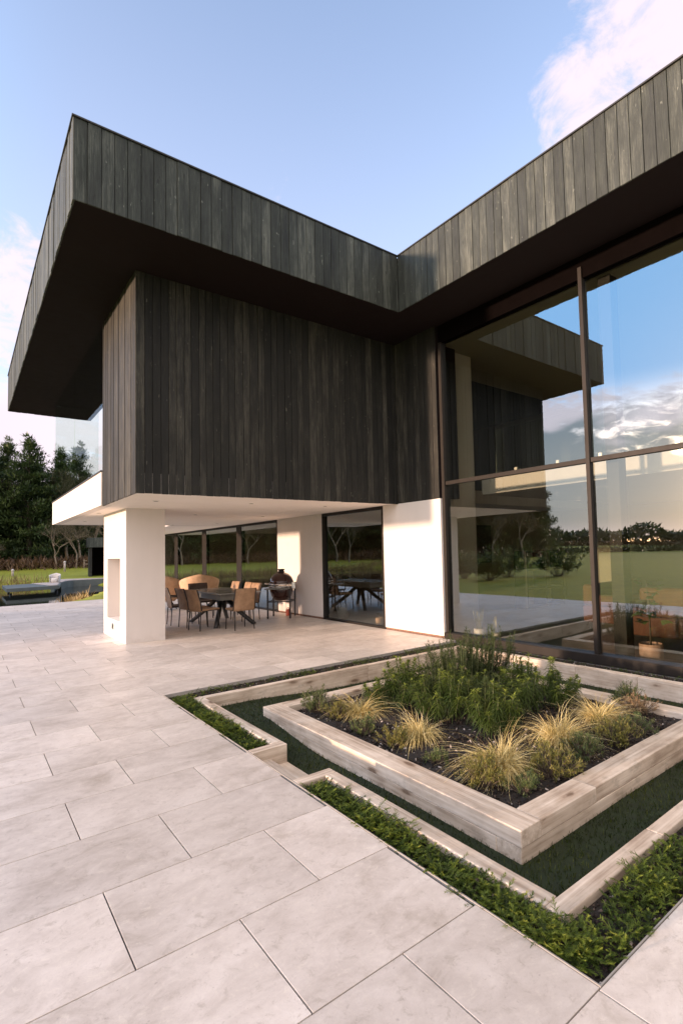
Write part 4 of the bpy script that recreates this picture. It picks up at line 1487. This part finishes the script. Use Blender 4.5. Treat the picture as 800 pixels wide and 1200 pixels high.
    # creeping conifer: flat feathery sprays
    def cover(lab, rects, dens, ls, top, seed, tone=0.0, thin=None):
        r_ = np.random.default_rng(seed)
        Vs = []; Fs = []; rs = []; off = 0
        for (x0, x1, y0, y1) in rects:
            n = int((x1 - x0) * (y1 - y0) * dens)
            for i in range(n):
                x = r_.uniform(x0, x1); y = r_.uniform(y0, y1)
                dn = .5 + .5 * math.sin(x * 6.1 + seed) * math.sin(y * 5.3 + seed * 2) + .25 * math.sin(x * 13 + y * 11)
                if thin is not None and r_.random() > thin + dn * .8:
                    continue
                a = r_.uniform(0, 6.28); el = r_.uniform(.15, 1.0)
                d = np.array([math.cos(a) * math.cos(el), math.sin(a) * math.cos(el), math.sin(el)])
                L = ls * r_.uniform(.45, 1.1) * (1.5 if r_.random() < .12 else 1)
                base = np.array([x, y, -.03 + top * max(dn, 0) * r_.uniform(.1, 1.0)])
                nl = 22
                u = np.linspace(.12, 1, nl)
                P = base + d * (L * u)[:, None]
                P[:, 2] -= .25 * L * u ** 2
                sd = norm(np.cross(d, np.array([0, 0, 1.0]))[None])[0]
                sg = np.where(np.arange(nl) % 2 == 0, 1, -1)[:, None]
                dd = norm(d[None] * .8 + sd[None] * sg * .75 + r_.normal(0, .22, (nl, 3)))
                V, F, k = blades(P, dd, L * .30 * (1.1 - .6 * u) * r_.uniform(.8, 1.2, nl), np.full(nl, .0036), np.full(nl, .15), 2, .75)
                Vs.append(V); Fs.append(F + off); off += len(V)
                rs.append(np.repeat(np.clip(.18 + .5 * u + r_.normal(-.04, .19) + tone + (base[2] + .03) * 1.6 + .16 * (dn - .5), 0, 1), k))
        o = mesh_np('creeping_conifer', np.concatenate(Vs), np.concatenate(Fs), np.concatenate(rs), M_COVER)
        prop(o, lab, 'ground cover', kind='stuff')
    cover('bright green creeping conifer along the terrace edge beyond the steps', [(1.79, 1.96, 4.26, 6.30)], 5000, .072, .055, 3)
    cover('bright green creeping conifer along the terrace edge nearer than the steps', [(1.79, 1.955, 1.2, 3.31)], 5000, .072, .05, 5)
    cover('bright green creeping conifer in the strip along the near side of the pit', [(1.86, 3.9, 1.13, 1.35)], 4300, .075, .055, 8, 0.02, .25)
    cover('thin creeping conifer in the far part of the near strip', [(3.9, 6.4, 1.13, 1.37)], 1100, .11, .05, 9, 0, .2)
    cover('low green creepers in the strip along the far side of the pit', [(2.0, 6.35, 6.24, 6.50)], 900, .075, .02, 12, -.05, .15)
    cover('scattered low green creepers in the strip below the tall window', [(6.26, 6.46, 1.4, 6.3)], 700, .07, .015, 14, -.12, .05)


build_plants()


# ------------------------------------------------------------------ lake side: jetty, outbuilding, reeds
def build_lakeside():
    j = thing('jetty', 'grey stepped jetty and pale deck over the lake', 'jetty', (1.5, 31.5, -0.5))
    def slab(name, pts, z0, z1, mat):
        n = len(pts)
        vs = [(x - 1.5, y - 31.5, z0 + .5) for x, y in pts] + [(x - 1.5, y - 31.5, z1 + .5) for x, y in pts]
        fs = [tuple(range(n - 1, -1, -1)), tuple(range(n, 2 * n))] + [(i, (i + 1) % n, n + (i + 1) % n, n + i) for i in range(n)]
        b = MB(); b.add(vs, fs, .5); return b.build(name, mat, j, .01, 1)
    slab('walkway', [(1.96, 38.3), (4.58, 39.0), (5.14, 42.9), (4.9, 44.6), (2.0, 43.6)], -.26, -.05, M_JETTY)
    slab('deck', [(5.15, 42.95), (5.82, 45.5), (6.3, 46.2), (9.2, 46.3), (9.6, 56), (5.6, 56), (4.95, 44.7)], -1.1, -.045, M_JETTY)
    slab('deck_surface', [(5.2, 43.3), (5.75, 45.7), (6.2, 46.45), (9.1, 46.55), (9.4, 55.8), (5.7, 55.8), (5.0, 44.8)], -.041, -.01, M_DECKTOP)
    slab('deck_surface', [(4.1, 39.2), (4.5, 39.3), (5.05, 42.9), (4.8, 44.3), (3.6, 44.0)], -.046, -.02, M_DECKTOP)
    for (x, y) in ((2.2, 39.0), (2.3, 42.8), (4.5, 39.6)):
        b = MB(); b.tube([(x - 1.5, y - 31.5, -.9), (x - 1.5, y - 31.5, .14)], .06, 8); b.build('post', M_BLACK, j)
    # white tub chair on the deck
    c = thing('tub_chair', 'rounded white garden chair on the deck by the lake', 'garden chair', (4.85, 43.5, -0.02), R(250))
    c.scale = (.72, .72, .8)
    n, m_ = 16, 5
    vs = []; fs = []
    for side in (0, 1):
        for i in range(m_ + 1):
            for k in range(n + 1):
                a = R(-130 + 260 * k / n); rr = (.42 + .05 * i / m_) - (.05 if side else 0)
                vs.append((-math.cos(a) * rr, math.sin(a) * rr, (.05 + (.75 - .25 * abs(a) / R(130)) * i / m_)))
    q = (m_ + 1) * (n + 1)
    for i in range(m_):
        for k in range(n):
            a = i * (n + 1) + k
            fs.append((a, a + 1, a + n + 2, a + n + 1)); fs.append((q + a, q + a + n + 1, q + a + n + 2, q + a + 1))
    for k in range(n):
        a = m_ * (n + 1) + k; fs.append((a, a + 1, q + a + 1, q + a))
    b = MB(); b.add(vs, fs, .5, True); b.build('shell', M_WHITE, c)
    b = MB(); b.lathe([(.36, .0), (.38, .3), (.36, .36), (.02, .37)], 18); b.build('seat', M_WHITE, c)
    # dark outbuilding
    o = thing('outbuilding', 'small dark timber outbuilding with an open front beyond the lake', 'outbuilding', (7.95, 50.5, 0.0), R(-8))
    b = MB(); b.box(0, 7, 0, .2, 0, 2.4); b.box(0, .2, .2, 4, 0, 2.4); b.build('wall', M_CLAD, o) if False else None
    b = MB(); b.box(0, .22, 0, 4, -.1, 2.5); b.build('side_wall', M_CLAD, o)
    b = MB(); b.box(.22, 7, 3.8, 4, -.1, 2.5); b.build('back_wall', M_SOFFIT, o)
    b = MB(); boards_x(b, -.15, 7.0, -.2, 2.45, 3.25, .14, -1); f = b.build('roof_edge', M_FASCIA, o)
    b = MB(); b.box(-.15, 7, -.198, 4.1, 2.46, 3.22); b.build('roof', M_SOFFIT, o)
    b = MB(); b.box(1.75, 1.95, .1, .3, -.1, 2.46); b.build('post', M_SLEEPER, o)
    b = MB(); b.box(2.0, 7, 1.2, 1.3, -.1, 2.46); b.build('inner_wall', M_INTD, o)
    # two small posts on the far lawn
    for (x, y, hh, lab) in ((3.5, 60.0, .55, 'short pale marker post on the far lawn, leftmost of two'), (8.2, 66.0, 1.0, 'taller pale marker post on the far lawn behind the deck')):
        p = thing('marker_post', lab, 'post', (x, y, ground_z(x, y) - .02), 0, 'marker posts on the far lawn')
        b = MB(); b.tube([(0, 0, 0), (0, 0, hh)], .09, 8); b.build('post', M_DECKTOP, p)
        b = MB(); b.lathe([(.12, hh), (.12, hh + .06), (.02, hh + .14)], 10); b.build('cap', M_WHITE, p)
    # reeds on the shores
    def reeds(lab, pts, hh, n):
        P = []
        for (x, y, sx, sy) in pts:
            P.append(np.stack([nr.normal(x, sx, n), nr.normal(y, sy, n)], 1))
        P = np.concatenate(P)
        z = np.array([max(ground_z(a, b), -.5) for a, b in P])
        d = np.stack([nr.normal(0, .28, len(P)), nr.normal(0, .28, len(P)), np.ones(len(P))], 1)
        V, F, k = blades(np.column_stack([P, z - .05]), d, nr.uniform(.5, 1.1, len(P)) * hh, nr.uniform(.02, .05, len(P)), nr.uniform(0, .3, len(P)), 3, .8)
        o = mesh_np('reeds', V, F, np.repeat(nr.uniform(0, 1, len(P)), k), M_REED)
        prop(o, lab, 'reeds', kind='stuff')
    reeds('dry tan reeds on the near shore beside the deck', [(4.0, 28.0, .16, .3), (3.65, 26.5, .22, .5)], .6, 260)
    reeds('dry tan reeds along the far shore of the lake', [(x, 49.6 + .5 * math.sin(x), 1.1, .5) for x in np.arange(-34, 5, 1.5)], .8, 170)


build_lakeside()


# ------------------------------------------------------------------ trees
def tree_obj(name, lab, cat, grp, loc):
    return thing(name, lab, cat, loc, rng.uniform(0, 6.28), grp)


def pine(loc, H, rad, seed, lab, grp, bare=.03):
    """dense dark conifer with an uneven outline: clumps of needles on whorled limbs"""
    r_ = np.random.default_rng(seed)
    t = tree_obj('pine_tree', lab, 'tree', grp, loc)
    b = MB()
    b.tube([(0, 0, -.3), (.1, .05, H * .5), (.05, .1, H * .95)], [H * .020, H * .013, .04], 8)
    C = []
    for i in range(int(60 + H * 4.2)):
        u = r_.uniform(bare, 1) ** .95
        env = rad * (1.08 * (1 - u) ** .80 + .07) * r_.uniform(.55, 1.12)
        if u < bare + .10: env *= .85
        a = r_.uniform(0, 6.28)
        tip = np.array([math.cos(a) * env, math.sin(a) * env, H * u + .12 * env])
        if i % 2 == 0:
            b.tube([(0, 0, H * u * .94), tuple(tip * np.array([.5, .5, 0]) + np.array([0, 0, H * u * .99])), tuple(tip)], [.07, .045, .015], 5, caps=False)
        for f in ((.98, .62, .34) if env > rad * .35 else (.95, .4)):
            C.append((tip[0] * f, tip[1] * f, H * u * .96 + (tip[2] - H * u) * f, .72 + .3 * r_.random()))
    for k in range(5):
        C.append((r_.normal(0, .25), r_.normal(0, .25), H * (.93 + .02 * k), .45))
    b.build('trunk', M_BARK, t)
    C = np.array(C)
    per = 46
    n = len(C) * per
    idx = np.repeat(np.arange(len(C)), per)
    sc = rad * .21
    off = norm(r_.normal(0, 1, (n, 3))) * (r_.uniform(.1, 1, n) ** .5)[:, None]
    P = C[idx, :3] + off * (sc * C[idx, 3])[:, None] * np.array([1.1, 1.1, .62])
    d = norm(off + np.array([0, 0, .55]) + r_.normal(0, .35, (n, 3)))
    V, F, k = leaves(P, d, r_.uniform(.45, .95, n) * rad * .135, np.full(n, rad * .032), .1)
    tone = (r_.uniform(0, .6, len(C))[idx] + off[:, 2] * .18 + r_.normal(.12, .12, n))
    mesh_np('crown', V, F, np.repeat(np.clip(tone, 0, 1), k), M_PINE, t)
    return t


def bare_tree(loc, H, seed, lab, grp, spread=.5, haze=900, bark=None, up_=.75, name='bare_tree'):
    """leafless tree: forking limbs and a thin haze of twigs"""
    r_ = random.Random(seed)
    t = tree_obj(name, lab, 'tree', grp, loc)
    b = MB(); tips = []
    def grow(p, d, L, rad, dep):
        q = p + d * L
        mid = (p + q) / 2 + Vector((r_.gauss(0, L * .05), r_.gauss(0, L * .05), 0))
        b.tube([p, mid, q], [rad, rad * .82, rad * .65], 5 if dep < 3 else 3, caps=False)
        if dep >= 5:
            tips.append(q); return
        if dep >= 2: tips.append(q)
        for k in range(3 if dep in (1, 2) else 2):
            nd = (d + Vector((r_.gauss(0, spread), r_.gauss(0, spread), r_.gauss(.1, .2) * up_))).normalized()
            grow(q, nd, L * r_.uniform(.62, .84), rad * .62, dep + 1)
    grow(Vector((0, 0, -.2)), Vector((r_.gauss(0, .05), r_.gauss(0, .05), 1)).normalized(), H * .27, H * .016, 0)
    b.build('trunk', bark or M_PALEBARK, t)
    tp = np.array([tuple(v) for v in tips])
    idx = nr.integers(0, len(tp), haze)
    d = norm(nr.normal(0, 1, (haze, 3)) + np.array([0, 0, .7]))
    V, F, k = leaves(tp[idx] + nr.normal(0, H * .02, (haze, 3)), d, nr.uniform(.5, 1.2, haze) * H * .07, np.full(haze, H * .0055), .1)
    mesh_np('crown', V, F, np.repeat(nr.uniform(0, 1, haze), k), M_BROAD, t)
    return t


def place(src, x, y, s, lab, grp, cat='tree'):
    c = copy_tree(src)
    c.location = (x, y, ground_z(x, y) - .1)
    c.rotation_euler = (0, 0, rng.uniform(0, 6.28))
    c.scale = (s, s, s * rng.uniform(.92, 1.08))
    return prop(c, lab, cat, grp)


def build_trees():
    G1 = 'pines of the dark wood across the lake'
    def z(x, y): return ground_z(x, y) - .1
    p1 = pine((1.6, 84, z(1.6, 84)), 15.7, 5.0, 21, 'broad dark pine with a bushy top at the left edge of the photo', G1)
    p2 = pine((6.4, 82, z(6.4, 82)), 16.5, 4.6, 22, 'tallest dark pine, its rounded top just left of the roof glass', G1)
    p3 = pine((10.2, 86, z(10.2, 86)), 15.8, 4.4, 23, 'dark pine with a pointed top beside the edge of the glass screen', G1)
    p4 = pine((12.6, 88, z(12.6, 88)), 17.2, 3.6, 24, 'slim dark pine seen through the glass screen', G1)
    vis = [(-2.6, 90, 1, .92, 'dark pine cut off by the left edge of the photo'),
           (-0.6, 88, 3, .97, 'slim pine with a pointed top behind the leftmost broad pine'),
           (4.4, 87, 3, .95, 'slim pine between the broad pine and the tallest one'),
           (11.6, 96, 0, .85, 'broad pine filling the gap behind the glass screen'),
           (3.9, 93, 2, .9, 'dark pine standing behind the gap between the two front pines'),
           (8.2, 92, 1, .86, 'dark pine behind the tallest pine, lower than its neighbours'),
           (15.6, 95, 2, .80, 'dark pine behind the left half of the glass screen'),
           (-6.5, 95, 0, .95, 'dark pine in the wood, just out of the left of the photo'),
           (20.5, 96, 1, .72, 'dark pine behind the right half of the glass screen'),
           (25.0, 93, 3, .80, 'dark pine hidden behind the clad upper storey'),
           (30, 98, 2, .9, 'dark pine behind the house roof')]
    src = [p1, p2, p3, p4]
    for (x, y, k, s, lab) in vis:
        place(src[k], x, y, s, lab, G1)
    for i in range(16):
        x = -14 + i * 3.6 + rng.uniform(-1, 1); y = rng.uniform(101, 112)
        place(src[rng.randrange(4)], x, y, rng.uniform(.72, .9), 'dark pine deep in the wood, seen between the front trees', 'pines deep in the wood')
    # the wood carries on round to the west, seen mirrored in the windows
    G2 = 'pines of the western wood mirrored in the windows'
    for i in range(84):
        a = R(96 + 46 * (i + rng.uniform(-.4, .4)) / 84)
        rr = rng.uniform(76, 104)
        x, y = 6 + math.cos(a) * rr, math.sin(a) * rr * 1.0
        place(src[rng.randrange(4)], x, y, rng.uniform(.62, .98), 'dark pine of the wood west of the lake, mirrored in the windows', G2)
    # bare pale trees before the wood
    G3 = 'bare trees in front of the dark wood'
    b1 = bare_tree((8.2, 73.5, z(8.2, 73.5)), 6.6, 5, 'bare pale brown tree with a leaning pale trunk in front of the dark wood', G3, .55, 700)
    b2 = bare_tree((10.4, 74.5, z(10.4, 74.5)), 7.4, 9, 'bare bushy brown tree with several stems in front of the dark wood', G3, .6, 1100)
    b3 = bare_tree((1.4, 76, z(1.4, 76)), 6.0, 14, 'thin bare brown tree at the left edge before the wood', G3, .55, 600)
    b4 = bare_tree((13.8, 76, z(13.8, 76)), 8.0, 17, 'bare brown tree under the balcony corner, right of the bushy one', G3, .6, 1000)
    b5 = bare_tree((10.9, 84, z(10.9, 84)), 14.6, 19, 'tall bare tree seen through the left part of the glass screen', G3, .42, 2200)
    b6 = bare_tree((13.9, 84.5, z(13.9, 84.5)), 15.0, 29, 'tall bare tree seen through the right part of the glass screen', G3, .42, 2200)
    place(b5, 17.6, 88, .95, 'bare tree in the middle of the glass screen', G3)
    place(b6, 12.0, 83, .8, 'bare tree whose twigs cross the join in the glass screen', G3)
    for i in range(10):
        a = R(98 + 45 * i / 10 + rng.uniform(-2, 2)); rr = rng.uniform(64, 72)
        place((b2, b4)[i % 2], 6 + math.cos(a) * rr, math.sin(a) * rr, rng.uniform(.8, 1.3), 'bare brown tree before the western wood, mirrored in the windows', 'bare trees before the western wood')
    for i, (az, rr, k) in enumerate(((91.5, 86, 5), (93, 92, 1), (94.2, 84, 6), (95.6, 90, 5), (96.8, 84, 2), (98.2, 88, 6), (99.5, 85, 5))):
        place((p1, p2, p3, p4, b1, b5, b6)[k], 6 + math.cos(R(az)) * rr, math.sin(R(az)) * rr, .95, 'tall tree of the wood, mirrored in the glass screen', 'trees mirrored in the glass screen')
    # brown bracken bank at the foot of the wood
    n = 16000
    a = nr.uniform(R(60), R(142), n); rr = nr.normal(77, 2.2, n)
    x, y = 6 + np.cos(a) * rr, np.sin(a) * rr
    zz = np.array([ground_z(p, q) for p, q in zip(x, y)])
    d = np.stack([nr.normal(0, .5, n), nr.normal(0, .5, n), np.ones(n)], 1)
    V, F, k = blades(np.column_stack([x, y, zz + nr.uniform(-.1, .9, n)]), d, nr.uniform(.4, 1.2, n), nr.uniform(.06, .18, n), nr.uniform(0, .5, n), 2, .8)
    o = mesh_np('bracken', V, F, np.repeat(nr.uniform(0, 1, n), k), M_BRACKEN)
    prop(o, 'brown winter bracken bank along the foot of the wood', 'bracken', kind='stuff')
    # post and rail fence in front of the bracken
    f = thing('rail_fence', 'weathered post and rail fence in front of the bracken bank', 'fence', (11.0, 73.0, z(11, 73)))
    for i in range(6):
        b = MB(); b.box(i * 2.0 - .06, i * 2.0 + .06, -.06, .06, -.2, 1.15); b.build('post', M_PALEBARK, f)
    for zq in (.55, .95):
        b = MB(); b.box(-.1, 10.1, -.10, -.061, zq, zq + .1); b.build('rail', M_PALEBARK, f)
    # shrubs and far tree line on the western field
    G5 = 'garden shrubs on the lawn beside the terrace'
    for i, (x, y, r_, h_) in enumerate(((-7.0, 19.6, 1.0, 1.3), (-8.8, 18.2, 1.5, 1.5), (-6.2, 17.2, .9, 1.1), (-10.5, 16.2, 1.3, 1.4), (-5.0, 21.0, .8, .9))):
        dome('garden_shrub', ['rounded green shrub on the lawn, nearest the lake', 'widest green shrub on the western lawn', 'upright green shrub close to the terrace on the western lawn', 'green shrub furthest from the terrace on the western lawn', 'smallest green shrub by the terrace corner'][i], 'shrub', G5, x, y, r_, h_, 2600, .16, .05, M_SHRUB, .6, ground_z(x, y))
    n = 26000
    a = nr.uniform(R(139), R(250), n)
    rr = nr.uniform(300, 330, n)
    prof = 5.6 + 3.0 * np.clip((R(158) - a) * 9, 0, 1) + 2.6 * np.sin(a * 31) * np.sin(a * 17 + 1) + 1.8 * np.sin(a * 71)
    x, y = np.cos(a) * rr, np.sin(a) * rr
    zz = np.array([ground_z(p, q) for p, q in zip(x, y)])
    hh = nr.uniform(0, 1, n) ** .7 * prof
    d = norm(nr.normal(0, 1, (n, 3)))
    V, F, k = leaves(np.column_stack([x, y, zz + hh]), d, nr.uniform(1.4, 3.2, n), nr.uniform(.9, 2.0, n), 0)
    o = mesh_np('far_wood', V, F, np.repeat(nr.uniform(0, 1, n), k), M_PINE)
    prop(o, 'low dark line of far woodland beyond the western field', 'woodland', kind='stuff')
    for i, (dist, a0, a1, hh, lab) in enumerate(((95, 139, 176, .9, 'clipped dark hedgerow crossing the western field, the nearer of two'), (170, 138, 180, 1.3, 'dark hedgerow across the western field, the further of two'))):
        n = 5200
        a = nr.uniform(R(a0), R(a1), n); rr = dist + nr.normal(0, .5, n)
        x, y = np.cos(a) * rr, np.sin(a) * rr
        zz = np.array([ground_z(p, q) for p, q in zip(x, y)])
        V, F, k = leaves(np.column_stack([x, y, zz + nr.uniform(0, hh, n)]), norm(nr.normal(0, 1, (n, 3)) + np.array([0, 0, .4])), nr.uniform(.3, .8, n) * dist / 110, nr.uniform(.25, .5, n) * dist / 110, 0)
        o = mesh_np('hedgerow', V, F, np.repeat(nr.uniform(0, 1, n), k), M_BRACKEN if i else M_PINE)
        prop(o, lab, 'hedge', 'hedgerows on the western field')
    G6 = 'lone bare trees on the western field'
    for i, (az, dist, s) in enumerate(((157.5, 190, 1.0), (152, 210, .8), (148, 185, .7))):
        q = copy_tree(b4)
        xx, yy = math.cos(R(az)) * dist, math.sin(R(az)) * dist
        q.location = (xx, yy, z(xx, yy)); q.scale = (s * 1.6, s * 1.6, s * 1.2)
        prop(q, ['broad bare tree on the western field, nearest the setting sun', 'middle bare tree on the western field', 'smallest bare tree on the western field beside the wood'][i], 'tree', G6)


build_trees()
